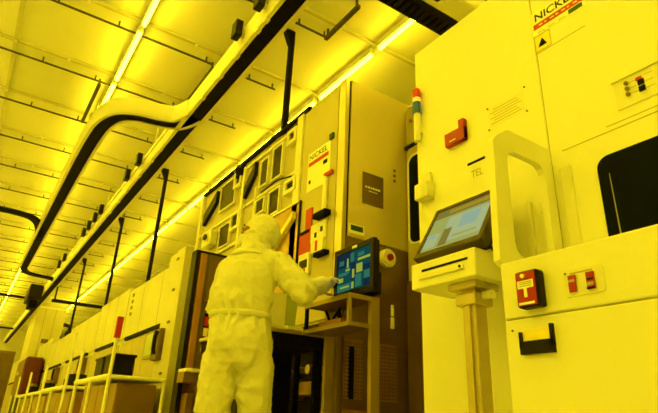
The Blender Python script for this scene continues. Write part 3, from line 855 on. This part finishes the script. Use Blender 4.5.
def mon_screen(b):
    w0, w1, h0, h1 = yb - 0.03, ya + 0.03, za + 0.045, zb - 0.035
    S = lambda a: w0 + (w1 - w0) * a
    T = lambda a: h0 + (h1 - h0) * a
    b.mi = 0; b.box(XM + 0.008, XM + 0.02, w0, w1, h0, h1)
    def r(mi, a0, a1, c0, c1, t=0.001):
        b.mi = mi
        b.box(XM + 0.008 - t, XM + 0.008, S(a0), S(a1), T(c0), T(c1))
    r(1, 0.0, 0.42, 0.62, 1.0); r(1, 0.78, 1.0, 0.0, 0.55); r(1, 0.42, 0.55, 0.25, 0.7)
    r(3, 0.0, 0.40, 0.02, 0.20)
    r(3, 0.05, 0.30, 0.42, 0.50, 0.002); r(3, 0.28, 0.36, 0.45, 0.75, 0.002); r(2, 0.04, 0.18, 0.26, 0.37, 0.002)
    r(2, 0.58, 0.75, 0.40, 0.62, 0.002); r(2, 0.62, 0.98, 0.70, 0.76, 0.002); r(3, 0.55, 0.72, 0.05, 0.36, 0.002); r(2, 0.44, 0.50, 0.04, 0.20, 0.002)
    r(3, 0.62, 0.8, 0.8, 0.9, 0.002); r(2, 0.26, 0.38, 0.52, 0.56, 0.003); r(2, 0.30, 0.34, 0.60, 0.84, 0.003); r(3, 0.40, 0.50, 0.72, 0.95, 0.002)
    r(3, 0.06, 0.20, 0.70, 0.82, 0.002); r(2, 0.46, 0.52, 0.30, 0.52, 0.003); r(3, 0.80, 0.96, 0.20, 0.40, 0.002); r(2, 0.10, 0.36, 0.10, 0.14, 0.003)


part('screen', [E_teal, E_blue, E_lime, E_aqua, E_pale], mo, mon_screen, 'teal and blue lit screen')
part('badge', M_label, mo, lambda b: b.fx(XM, 2.52, 2.57, zb - 0.024, zb - 0.008, 0.002))
part('stand', M_black, mo, lambda b: (b.box(1.83, 1.94, 2.45, 2.70, 1.244, 1.262, 0.004), b.box(1.885, 1.92, 2.53, 2.62, 1.25, 1.42)))
part('rear_block', M_black, mo, lambda b: b.box(XM + 0.05, XM + 0.085, 2.38, 2.70, 1.262, 1.40, 0.008))

# folded tool kit between the shelves
t = thing('hand_tools', (1.84, 2.80, 1.084), 'small dark parts bin between the two shelves of the stand', 'bin')
part('bin', M_orange, t, lambda b: b.box(1.80, 1.88, 2.60, 2.84, 1.084, 1.14, 0.004))
part('tool', M_blackm, t, lambda b: [b.tube([(1.82 + 0.02 * (i % 2), 2.63 + 0.045 * i, 1.135), (1.80 + 0.03 * (i % 3), 2.61 + 0.05 * i, 1.20)], 0.009, 8) for i in range(4)])

# ------------------------------------------------------------------ bench in front of the worker
bt = thing('workbench', (1.70, 3.40, 0), 'dark-sided workbench in front of the worker', 'workbench')
part('worktop', M_steel, bt, lambda b: b.box(1.42, 1.98, 3.00, 3.90, 1.075, 1.10, 0.004))
part('apron', M_blackm, bt, lambda b: b.box(1.44, 1.97, 3.015, 3.88, 1.00, 1.075))
for (x, y) in ((1.47, 3.05), (1.93, 3.05), (1.47, 3.84), (1.93, 3.84)):
    part('leg', M_blackm, bt, lambda b: b.box(x - 0.018, x + 0.018, y - 0.018, y + 0.018, 0, 1.01))
part('drawer_unit', M_black, bt, lambda b: b.box(1.56, 1.96, 3.42, 3.86, 0.30, 1.0, 0.006))
part('crossbar', M_blackm, bt, lambda b: b.box(1.47, 1.93, 3.04, 3.06, 0.3, 0.33))
t = thing('paper_box', (1.62, 3.12, 1.10), 'pale upright sheet box on the bench beside the worker', 'box')
part('box', M_paper, t, lambda b: b.box(1.535, 1.70, 3.09, 3.13, 1.10, 1.345, 0.004))
part('lid_edge', M_labelg, t, lambda b: b.box(1.695, 1.703, 3.085, 3.135, 1.10, 1.35))
b = MB(); b.prism([(1.70, 3.17, 1.10), (1.815, 3.17, 1.10), (1.835, 3.17, 1.37), (1.74, 3.17, 1.37)], (0, 0.02, 0))
tag(b.build('acrylic_panel', M_greenp), 'green-tinted panel leaning upright beside the pale sheet box', 'panel')
b = MB(); b.box(1.50, 1.80, 3.02, 3.075, 1.10, 1.125, 0.004); b.box(1.66, 1.72, 2.99, 3.03, 1.10, 1.12, 0.003)
tag(b.build('keyboard', M_white2), 'pale flat keyboard on the front edge of the bench', 'keyboard')
b = MB(); b.tube([(1.455, 3.02, 1.10), (1.455, 3.02, 1.15)], 0.028, 14)
tag(b.build('bottle_cap', M_maroon), 'dark red round container on the bench by the worker', 'container')

# ------------------------------------------------------------------ bronze cabinet left of the worker
bc = thing('etch_cabinet', (1.85, 5.3, 0), 'brown and amber steel cabinet left of the worker', 'cabinet')
part('body', M_brown, bc, lambda b: b.box(1.69, 1.985, 5.0, 5.12, 0.0, 2.10, 0.004))
part('corner_strip', M_black, bc, lambda b: (b.box(1.672, 1.712, 4.985, 5.125, 0.0, 2.115), b.box(1.672, 2.0, 4.99, 5.125, 2.10, 2.12)), 'black corner strip')
part('amber_panel', M_orange, bc, lambda b: b.fy(5.0, 1.722, 1.785, 0.95, 2.09, 0.03, 0.006), 'amber upright panel')
part('panel', M_brown, bc, lambda b: (b.fy(5.0, 1.82, 1.97, 1.62, 2.08, 0.008), b.fy(5.0, 1.82, 1.97, 1.05, 1.58, 0.008)))
part('handle', M_label, bc, lambda b: b.tube([(1.84, 4.94, 1.52), (1.855, 4.92, 1.62), (1.90, 4.92, 1.76), (1.915, 4.99, 1.79)], 0.022, 10), 'pale curved handle')
part('shelf', M_label, bc, lambda b: b.box(1.66, 1.99, 4.80, 5.0, 0.93, 0.96, 0.004))
part('shelf_support', M_bronze, bc, lambda b: (b.box(1.66, 1.99, 4.83, 5.0, 0.84, 0.93), b.box(1.80, 1.90, 4.84, 5.0, 0.0, 0.84), b.box(1.72, 1.78, 4.85, 4.99, 0.55, 0.75)))
part('display', M_glass, bc, lambda b: b.fy(5.0, 1.84, 1.97, 1.20, 1.50, 0.012), 'dark display')
part('status_light', M_redlab, bc, lambda b: b.fy(4.988, 1.845, 1.89, 1.38, 1.47, 0.006))
part('status_light', M_labely, bc, lambda b: b.fy(4.988, 1.845, 1.89, 1.28, 1.36, 0.006))
part('status_light', M_lampg, bc, lambda b: b.fy(4.988, 1.90, 1.96, 1.30, 1.33, 0.006))

# ------------------------------------------------------------------ row of cream machines going away
def far_machine(y0, y1, label, ztop=2.43, column=False, screen=True, tags=False):
    t = thing('process_tool', (2.6, (y0 + y1) / 2, 0), label, 'machine', 'cream machines receding on the right of the aisle')
    part('body', M_farp, t, lambda b: (b.box(2.0, 3.4, y0, y1 - 0.02, 1.66, ztop, 0.005), b.box(2.02, 3.4, y0, y1 - 0.02, 0.0, 1.66)))
    part('seam', M_blackm, t, lambda b: b.box(1.985, 2.03, y0 + 0.5, y1 - 0.25, 1.615, 1.665))
    part('lower_panel', M_beige, t, lambda b: [b.fx(2.02, a, a + (y1 - y0 - 0.2) / 4 - 0.03, 0.1, 1.58, 0.02, 0.004) for a in [y0 + 0.1 + (y1 - y0 - 0.2) / 4 * i for i in range(4)]])
    for f in (0.34, 0.67):
        part('panel_joint', M_seam, t, lambda b: b.fx(2.0, y0 + (y1 - y0) * f, y0 + (y1 - y0) * f + 0.012, 1.67, ztop - 0.01, 0.002))
    if column:
        part('end_column', M_farp, t, lambda b: (b.box(1.965, 3.4, y0 - 0.02, y0 + 0.62, 0, 2.535, 0.006), b.box(1.95, 1.97, y0 - 0.02, y0 + 0.30, 0, 2.535, 0.004)), 'taller end column')
        for zz in (1.0, 1.6, 2.0, 2.4):
          part('hinge', M_brown, t, lambda b: b.box(1.938, 1.955, y0 + 0.18, y0 + 0.26, zz, zz + 0.03))
    if screen:
        s = part('display', M_seam, t, lambda b: b.fx(2.0, y0 + 0.78, y0 + 1.22, 1.24, 1.59, 0.03, 0.006), 'small display')
        part('glass', M_greenp, s, lambda b: b.fx(1.97, y0 + 0.83, y0 + 1.17, 1.28, 1.55, 0.003))
        h = part('handle', M_brown, t, lambda b: (b.box(1.90, 2.02, y0 + 0.34, y0 + 0.62, 1.18, 1.56, 0.02)), 'dark door handle')
        part('grip', M_black, h, lambda b: b.tube([(1.88, y0 + 0.40, 1.24), (1.865, y0 + 0.40, 1.30), (1.865, y0 + 0.40, 1.46), (1.88, y0 + 0.40, 1.52)], 0.025, 8))
    if tags:
        part('marks', M_brown, t, lambda b: [b.fx(2.0, y1 - 0.34, y1 - 0.26, z, z + 0.05, 0.01) for z in (2.0, 2.1, 2.2, 2.3)])
    return t


far_machine(6.27, 9.02, 'cream machine with tall end column just beyond the amber cabinet', column=True, tags=True)
far_machine(9.05, 11.2, 'cream machine second from the amber cabinet, behind the red-tagged pole', ztop=2.50, screen=False)
far_machine(11.23, 14.5, 'cream machine third from the amber cabinet, in the receding row', screen=True)
far_machine(14.55, 17.6, 'cream machine fourth from the amber cabinet, in the receding row', ztop=2.36)
far_machine(17.65, 21.0, 'cream machine fifth from the amber cabinet, behind the maroon cabinet', ztop=2.55, screen=False)
far_machine(23.2, 25.5, 'cream machine furthest but one down the receding row', ztop=2.3)
far_machine(25.55, 30.5, 'cream machine furthest down the receding row', ztop=2.6, screen=False)
t = thing('vacuum_pump', (2.15, 16.2, 2.36), 'black pump lying on top of a cream machine down the row', 'pump')
part('barrel', M_black, t, lambda b: b.tube([(2.15, 15.9, 2.49), (2.15, 16.7, 2.49)], 0.11, 14), smooth=True)
for y in (15.95, 16.5):
    part('foot', M_black, t, lambda b: b.box(2.05, 2.25, y, y + 0.1, 2.36, 2.44))
part('nozzle', M_black, t, lambda b: b.tube([(2.15, 16.0, 2.54), (2.15, 16.0, 2.70), (2.0, 15.9, 2.72)], 0.05, 10))
aw = thing('air_tower', (2.15, 22.0, 0), 'tall cream tower rising above the machines near the far end', 'tower')
part('body', M_farp, aw, lambda b: b.box(1.68, 2.6, 21.05, 23.1, 0, 3.95, 0.01))
for x in (1.95, 2.28):
    part('panel_joint', M_seam, aw, lambda b: b.fy(21.05, x, x + 0.015, 0.2, 3.9, 0.004))
part('vent', M_brown, aw, lambda b: b.fy(21.05, 2.02, 2.24, 2.72, 2.86, 0.02))
part('top_flange', M_label, aw, lambda b: b.box(1.66, 2.62, 21.03, 23.12, 3.90, 3.97))
dk = thing('control_cabinet', (1.3, 26.0, 0), 'dark cabinet at the far end of the aisle, left of the cream tower', 'cabinet')
part('body', M_steeld, dk, lambda b: b.box(1.0, 1.62, 25.0, 27.0, 0, 2.7, 0.01))
part('door', M_brown, dk, lambda b: b.fy(25.0, 1.04, 1.58, 0.1, 2.6, 0.02))
mr = thing('storage_cabinet', (1.7, 19.0, 0), 'maroon cabinet standing far down the row', 'cabinet')
part('body', M_maroon, mr, lambda b: b.box(1.50, 1.96, 18.2, 20.6, 0.95, 2.02, 0.05))
part('door', M_maroon, mr, lambda b: b.fx(1.50, 18.3, 20.5, 1.0, 1.95, 0.02, 0.01))
part('handle', M_label, mr, lambda b: b.fx(1.48, 19.6, 19.75, 1.55, 1.65, 0.03, 0.01), 'bright handle')
part('base', M_black, mr, lambda b: b.box(1.54, 1.96, 18.3, 20.5, 0.0, 0.95))

# ---- white tube-framed racks along the row, with upright poles
def rack(x0, x1, y0, y1, z, label, tagged=False, poles=((0, 1.36), (1, 1.33))):
    t = thing('bench_rack', ((x0 + x1) / 2, (y0 + y1) / 2, 0), label, 'rack', 'white tube racks along the machine row')
    part('top_frame', M_label, t, lambda b: (b.tube([(x0, y0, z), (x0, y1, z)], 0.032, 12), b.tube([(x0, y0, z), (x1, y0, z)], 0.022, 10), b.tube([(x1, y0, z), (x1, y1, z)], 0.022, 10), b.tube([(x0, y1, z), (x1, y1, z)], 0.022, 10)), smooth=True)
    part('shelf', M_white2, t, lambda b: b.box(x0, x1, y0, y1, z - 0.015, z + 0.005))
    for (x, y) in ((x0, y0), (x1, y0), (x0, y1), (x1, y1), (x0, (y0 + y1) / 2)):
        part('leg', M_label, t, lambda b: b.tube([(x, y, 0), (x, y, z)], 0.022, 10), smooth=True)
    for (f, zt) in poles:
        y = y0 + f * (y1 - y0)
        p = part('pole', M_label, t, lambda b: b.tube([(x0, y, z), (x0, y, zt)], 0.02, 10), smooth=True)
        if tagged and f == 0:
            part('red_tag', M_redlab, p, lambda b: b.box(x0 - 0.03, x0 + 0.03, y - 0.03, y + 0.03, zt - 0.06, zt + 0.16), 'red tag')
    part('back_panel', M_bronze, t, lambda b: [b.box(x0 + 0.10, x1 - 0.06, y0 + 0.06 + d * i, y0 + 0.03 + d * (i + 1), 0.12, z - 0.05, 0.01) for d in [(y1 - y0 - 0.1) / 4] for i in range(4)], 'brown bins under the shelf')
    part('bottom_shelf', M_beige, t, lambda b: b.box(x0 + 0.01, x1 - 0.01, y0 + 0.01, y1 - 0.01, 0.09, 0.12))
    return t


rack(1.28, 1.86, 6.0, 7.85, 0.91, 'white tube rack with red tag on its pole, nearest of the racks', True)
rack(1.31, 1.86, 8.9, 11.4, 0.89, 'white tube rack second from the worker, behind the red-tagged rack', poles=((0, 1.67), (1, 1.35)))
rack(1.36, 1.86, 11.9, 14.4, 0.88, 'white tube rack third from the worker', poles=((0, 1.35), (1, 1.35)))
rack(1.40, 1.86, 14.9, 17.5, 0.88, 'white tube rack just before the maroon cabinet', poles=((0, 1.40), (1, 1.40)))
for i, (x, y, w, d, h) in enumerate(((1.42, 6.28, 0.24, 0.36, 0.24), (1.42, 6.80, 0.22, 0.40, 0.24))):
    b = MB(); b.box(x - w / 2, x + w / 2, y - d / 2, y + d / 2, 0.915, 0.915 + h, 0.02)
    b.box(x - w / 2 - 0.01, x + w / 2 + 0.01, y - d / 2 - 0.01, y + d / 2 + 0.01, 0.915 + h - 0.03, 0.915 + h, 0.008)
    tag(b.build('wafer_pod', M_black), ['black box on the red-tagged rack, beside its pole', 'black box on the red-tagged rack, further from the camera'][i], 'box')
for i, (x, y, r) in enumerate(((1.50, 9.2, 0.13), (1.52, 9.9, 0.10), (1.54, 12.6, 0.13), (1.55, 15.4, 0.14))):
    zt = [0.895, 0.895, 0.885, 0.885][i]
    t = thing('canister', (x, y, zt), ['dark canister at the near end of the second white rack', 'smaller dark canister further along the second white rack',
                                      'dark canister on the third white rack', 'dark canister on the white rack before the maroon cabinet'][i], 'canister')
    part('drum', M_black, t, lambda b: b.tube([(x, y, zt), (x, y, zt + 1.5 * r)], r, 14), smooth=True)
    part('cap', M_steeld, t, lambda b: b.tube([(x, y, zt + 1.5 * r), (x, y, zt + 2 * r)], [r * 0.6, r * 0.4], 12), smooth=True)

# ------------------------------------------------------------------ the worker
def ell_ring(c, a, bb, ax, ay, n=28, p=2.3):
    out = []
    for j in range(n):
        th = 2 * PI * j / n
        cx, sy = math.cos(th), math.sin(th)
        u = math.copysign(abs(cx) ** (2 / p), cx); w = math.copysign(abs(sy) ** (2 / p), sy)
        out.append(Vector(c) + Vector(ax) * (a * u) + Vector(ay) * (bb * w))
    return out


def remesh(bmb, vox, smooth_it=2, wrinkle=None):
    me = bpy.data.meshes.new('tmp')
    bmesh.ops.recalc_face_normals(bmb.bm, faces=bmb.bm.faces[:])
    bmb.bm.to_mesh(me); bmb.bm.free()
    ob = bpy.data.objects.new('tmp', me)
    COL.objects.link(ob)
    md = ob.modifiers.new('r', 'REMESH'); md.mode = 'VOXEL'; md.voxel_size = vox
    if smooth_it:
        sm = ob.modifiers.new('s', 'SMOOTH'); sm.iterations = smooth_it; sm.factor = 0.5
    dg = bpy.context.evaluated_depsgraph_get()
    out = bpy.data.meshes.new_from_object(ob.evaluated_get(dg))
    bpy.data.objects.remove(ob)
    if wrinkle:
        ns = [v.normal.copy() for v in out.vertices]
        for v, nn in zip(out.vertices, ns):
            v.co = v.co + nn * wrinkle(v.co)
    return out


fw = Vector((0.50, 0.866, 0)).normalized()
rt = Vector((fw.y, -fw.x, 0))
up = Vector((0, 0, 1))
pw = thing('person', (1.25, 2.77, 0), 'person in pale hooded cleanroom suit, seen from behind, touching the monitor', 'person')
body = MB()
# torso from crotch to collar
sp_ = [((1.240, 2.76, 0.80), 0.140, 0.10), ((1.240, 2.755, 0.83), 0.165, 0.128), ((1.240, 2.75, 0.90), 0.178, 0.148), ((1.236, 2.755, 1.00), 0.172, 0.138),
       ((1.228, 2.765, 1.075), 0.160, 0.120), ((1.226, 2.77, 1.11), 0.162, 0.122), ((1.235, 2.78, 1.20), 0.172, 0.140), ((1.254, 2.79, 1.30), 0.172, 0.145),
       ((1.275, 2.80, 1.38), 0.155, 0.135), ((1.290, 2.81, 1.44), 0.125, 0.110), ((1.298, 2.82, 1.49), 0.100, 0.09), ((1.315, 2.825, 1.54), 0.075, 0.078)]
body.loft([ell_ring(c, a, d, rt, fw) for c, a, d in sp_])
body.M = Matrix.Identity(4)


def cap(b, pts, rr, n=16):
    for i in range(len(pts) - 1):
        b.tube([pts[i], pts[i + 1]], [rr[i], rr[i + 1]], n)
    for p, r in zip(pts, rr):
        b.ball(p, r, 14, 8)


ls = Vector((1.178, 2.865, 1.365)); rs = Vector((1.430, 2.725, 1.415))
cap(body, [(1.285, 2.815, 1.42), ls], [0.095, 0.078]); cap(body, [(1.28, 2.815, 1.43), rs], [0.10, 0.085])
r_el = Vector((1.512, 2.565, 1.235)); r_wr = Vector((1.745, 2.705, 1.355))
cap(body, [rs, rs.lerp(r_el, 0.5), r_el, r_el.lerp(r_wr, 0.5), r_wr], [0.085, 0.078, 0.070, 0.058, 0.040])
l_el = Vector((1.20, 3.03, 1.17)); l_wr = Vector((1.30, 3.06, 1.155))
cap(body, [ls, ls.lerp(l_el, 0.5), l_el, l_el.lerp(l_wr, 0.5), l_wr], [0.078, 0.078, 0.072, 0.060, 0.042])
# legs
for hip, knee, ank, toe in (((1.325, 2.715, 0.83), (1.352, 2.72, 0.47), (1.362, 2.71, 0.10), (1.417, 2.83, 0.045)),
                           ((1.155, 2.80, 0.83), (1.148, 2.81, 0.47), (1.115, 2.80, 0.10), (1.17, 2.93, 0.045))):
    cap(body, [hip, Vector(hip).lerp(Vector(knee), 0.5), knee, ank], [0.102, 0.095, 0.086, 0.074])
    heel = (ank[0] - 0.01, ank[1] - 0.02, 0.05)
    cap(body, [heel, toe], [0.05, 0.045])
# neck, head inside the hood
hd = Vector((1.338, 2.835, 1.628))
cap(body, [(1.315, 2.825, 1.50), (1.33, 2.832, 1.57)], [0.080, 0.078])


def wr(co):
    p = Vector(co)
    f = 0.0
    f += 0.012 * noise.noise(Vector((p.x * 7, p.y * 7, p.z * 11)))
    q = p + 0.05 * Vector((noise.noise(p * 5), noise.noise(p * 5 + Vector((9, 0, 0))), noise.noise(p * 5 + Vector((0, 9, 0)))))
    f += 0.015 * (0.35 - abs(noise.noise(Vector((q.x * 13 + 3, q.y * 13, q.z * 9 + q.x * 8)))))
    f += 0.006 * (0.3 - abs(noise.noise(Vector((q.x * 22, q.y * 22 + 5, q.z * 30)))))
    # cloth gathered above and under the belt
    g = max(0.0, 1 - abs(p.z - 1.09) / 0.13)
    f += 0.009 * g * math.sin(95 * p.dot(rt) + 5 * noise.noise(p * 9))
    # cross folds at knee, seat, elbow
    for (c, rad, amp, fr) in ((Vector((1.24, 2.70, 0.76)), 0.20, 0.010, 60), (r_el, 0.18, 0.010, 75), (Vector((1.24, 2.70, 1.14)), 0.16, 0.006, 0), (Vector((1.36, 2.72, 0.5)), 0.18, 0.010, 55), (Vector((1.12, 2.8, 0.5)), 0.18, 0.010, 55)):
        d = (p - c).length
        if d < rad:
            w = (1 - d / rad)
            if fr:
                f += amp * w * math.sin(fr * (p.z + 0.35 * p.x) + 4 * noise.noise(p * 6))
            else:
                f += amp * w * math.sin(70 * (p.dot(rt)) + 3 * noise.noise(p * 8))
    if p.z < 0.12:
        f *= 0.2
    return f


me = remesh(body, 0.009, 3, wr)
bo = link('body', me, M_suit, pw, 'all')
# belt band
bb_ = MB()
bb_.loft([ell_ring((1.227, 2.768, z), a, d, rt, fw, 36) for z, a, d in ((1.072, 0.162, 0.122), (1.076, 0.172, 0.131), (1.104, 0.173, 0.132), (1.109, 0.164, 0.124))])
bb_.build('belt', M_suit, pw, 'all')
# hood
face_dir = Vector((-0.80, 0.60, 0)).normalized()
face_rt = Vector((face_dir.y, -face_dir.x, 0))
hb = MB()
MH = Matrix(((face_rt.x, face_dir.x, 0, hd.x), (face_rt.y, face_dir.y, 0, hd.y), (0, 0, 1, hd.z), (0, 0, 0, 1)))
hb.M = MH
hb.ball((0, -0.012, 0.0), (0.092, 0.112, 0.125), 24, 16)
hb.ball((0, 0.045, -0.05), (0.07, 0.07, 0.085), 20, 12)
hb.M = Matrix.Identity(4)
hb.loft([ell_ring(c, a, d, rt, fw, 24, 2) for c, a, d in (((1.292, 2.82, 1.455), 0.15, 0.125), ((1.30, 2.822, 1.49), 0.118, 0.10), ((1.318, 2.828, 1.54), 0.088, 0.09), ((1.336, 2.834, 1.62), 0.09, 0.1))])
mh = remesh(hb, 0.009, 3, lambda p: 0.007 * noise.noise(Vector((p.x * 14, p.y * 14, p.z * 20))) + 0.012 * (0.3 - abs(noise.noise(Vector((p.x * 16, p.y * 16 + 4, p.z * 30 + p.x * 18))))))
ho = link('hood', mh, M_hood, pw, 'all')
ho['label'] = 'pale hood covering the head'
# face: the eye slit in the hood, with mask below
fb = MB(); fb.M = MH
fb.ball((0, 0.036, 0.014), (0.076, 0.078, 0.036), 24, 14)
fb.ball((0, 0.112, -0.004), (0.012, 0.014, 0.02), 12, 8)
fo = fb.build('face', M_skin, pw, 'all')
fo['label'] = 'strip of face showing at the eyes'
for s in (-1, 1):
    e = MB(); e.M = MH
    e.ball((0.030 * s, 0.104, 0.018), (0.012, 0.008, 0.007), 12, 8)
    e.build('eye', M_eye, fo, 'all')
    e = MB(); e.M = MH
    e.ball((0.030 * s, 0.100, 0.042), (0.018, 0.006, 0.004), 12, 6)
    e.build('eyebrow', M_eye, fo, 'all')
kb = MB(); kb.M = MH
kb.ball((0, 0.062, -0.048), (0.064, 0.066, 0.052), 20, 12)
kb.ball((0, 0.115, -0.03), (0.02, 0.02, 0.03), 12, 8)
mk = remesh(kb, 0.006, 2)
link('face_mask', mk, M_mask, pw, 'all')


def glove(name, wrist, tip_dir, palm_n, thumb_side, curls, L=0.19):
    """gloved hand: palm, four unequal bent fingers and a thumb leaving the palm's side"""
    t = Vector(tip_dir).normalized()
    nrm = Vector(palm_n); nrm = (nrm - t * nrm.dot(t)).normalized()      # out of the palm
    s = t.cross(nrm) * thumb_side                                        # towards the thumb
    w = Vector(wrist)
    b = MB()
    cap(b, [w - t * 0.05, w + t * 0.01], [0.040, 0.030], 14)
    k = L / 0.19
    for q in (-0.028, -0.01, 0.01, 0.028):
        cap(b, [w + t * 0.01 + s * q * 0.6, w + t * 0.095 * k + s * q], [0.019, 0.0155], 12)
    for q, ln, cu in zip((0.031, 0.0105, -0.0105, -0.031), (0.078, 0.088, 0.080, 0.062), curls):
        p = w + t * 0.092 * k + s * q
        d = (t + s * q * 1.6).normalized()
        pts = [p]; a = 0.0
        for f in (0.45, 0.32, 0.23):
            a += cu
            pts.append(pts[-1] + (d * math.cos(a) + nrm * math.sin(a)) * ln * f * k)
        cap(b, pts, [0.0105, 0.0098, 0.009, 0.008], 10)
    p = w + t * 0.028 + s * 0.030 + nrm * 0.004
    pts = [p, p + (t * 0.55 + s * 0.75 + nrm * 0.25).normalized() * 0.042, p + (t * 0.75 + s * 0.55 + nrm * 0.4).normalized() * 0.072, p + (t * 0.9 + s * 0.35 + nrm * 0.5).normalized() * 0.094]
    cap(b, pts, [0.016, 0.0125, 0.011, 0.009], 10)
    m = remesh(b, 0.0038, 1)
    return link(name, m, M_glove, pw, 'all')


glove('glove', r_wr, (0.75, 0.42, 0.30), (0.6, -0.5, -0.5), 1, (0.25, 0.30, 0.35, 0.40), 0.165)
glove('glove', l_wr, (0.95, 0.10, -0.12), (0.0, 0.1, -1), 1, (0.30, 0.35, 0.4, 0.45), 0.165)

# ------------------------------------------------------------------ world, camera, view
w = bpy.data.worlds.new('room_air')
SC.world = w
w.use_nodes = True
w.node_tree.nodes['Background'].inputs['Color'].default_value = (*YEL, 1)
w.node_tree.nodes['Background'].inputs['Strength'].default_value = 0.01

cam = bpy.data.cameras.new('camera')
co = bpy.data.objects.new('camera', cam)
COL.objects.link(co)
# axes found from the photo's vanishing points (aisle, up, across)
fpx = 526.03
d = Vector((-378.0, 200.5, fpx)).normalized()      # aisle direction in the camera (right, down, forward)
u = Vector((56.0, -1274.5, fpx)).normalized()
u = (u - d * u.dot(d)).normalized()
r = d.cross(u)
right = Vector((r.x, d.x, u.x)); down = Vector((r.y, d.y, u.y)); fwd = Vector((r.z, d.z, u.z))
co.matrix_world = Matrix(((right.x, -down.x, -fwd.x, 0), (right.y, -down.y, -fwd.y, 0), (right.z, -down.z, -fwd.z, 0.55), (0, 0, 0, 1)))
cam.sensor_fit = 'HORIZONTAL'
cam.sensor_width = 36.0
cam.lens = fpx * 36.0 / 658.0
cam.clip_start = 0.02
SC.camera = co

vs = SC.view_settings
vs.view_transform = 'Standard'
vs.look = 'None'
vs.gamma = 1.0
vs.use_curve_mapping = False
vs.exposure = 0.22
SC.cycles.max_bounces = 8
SC.cycles.diffuse_bounces = 5
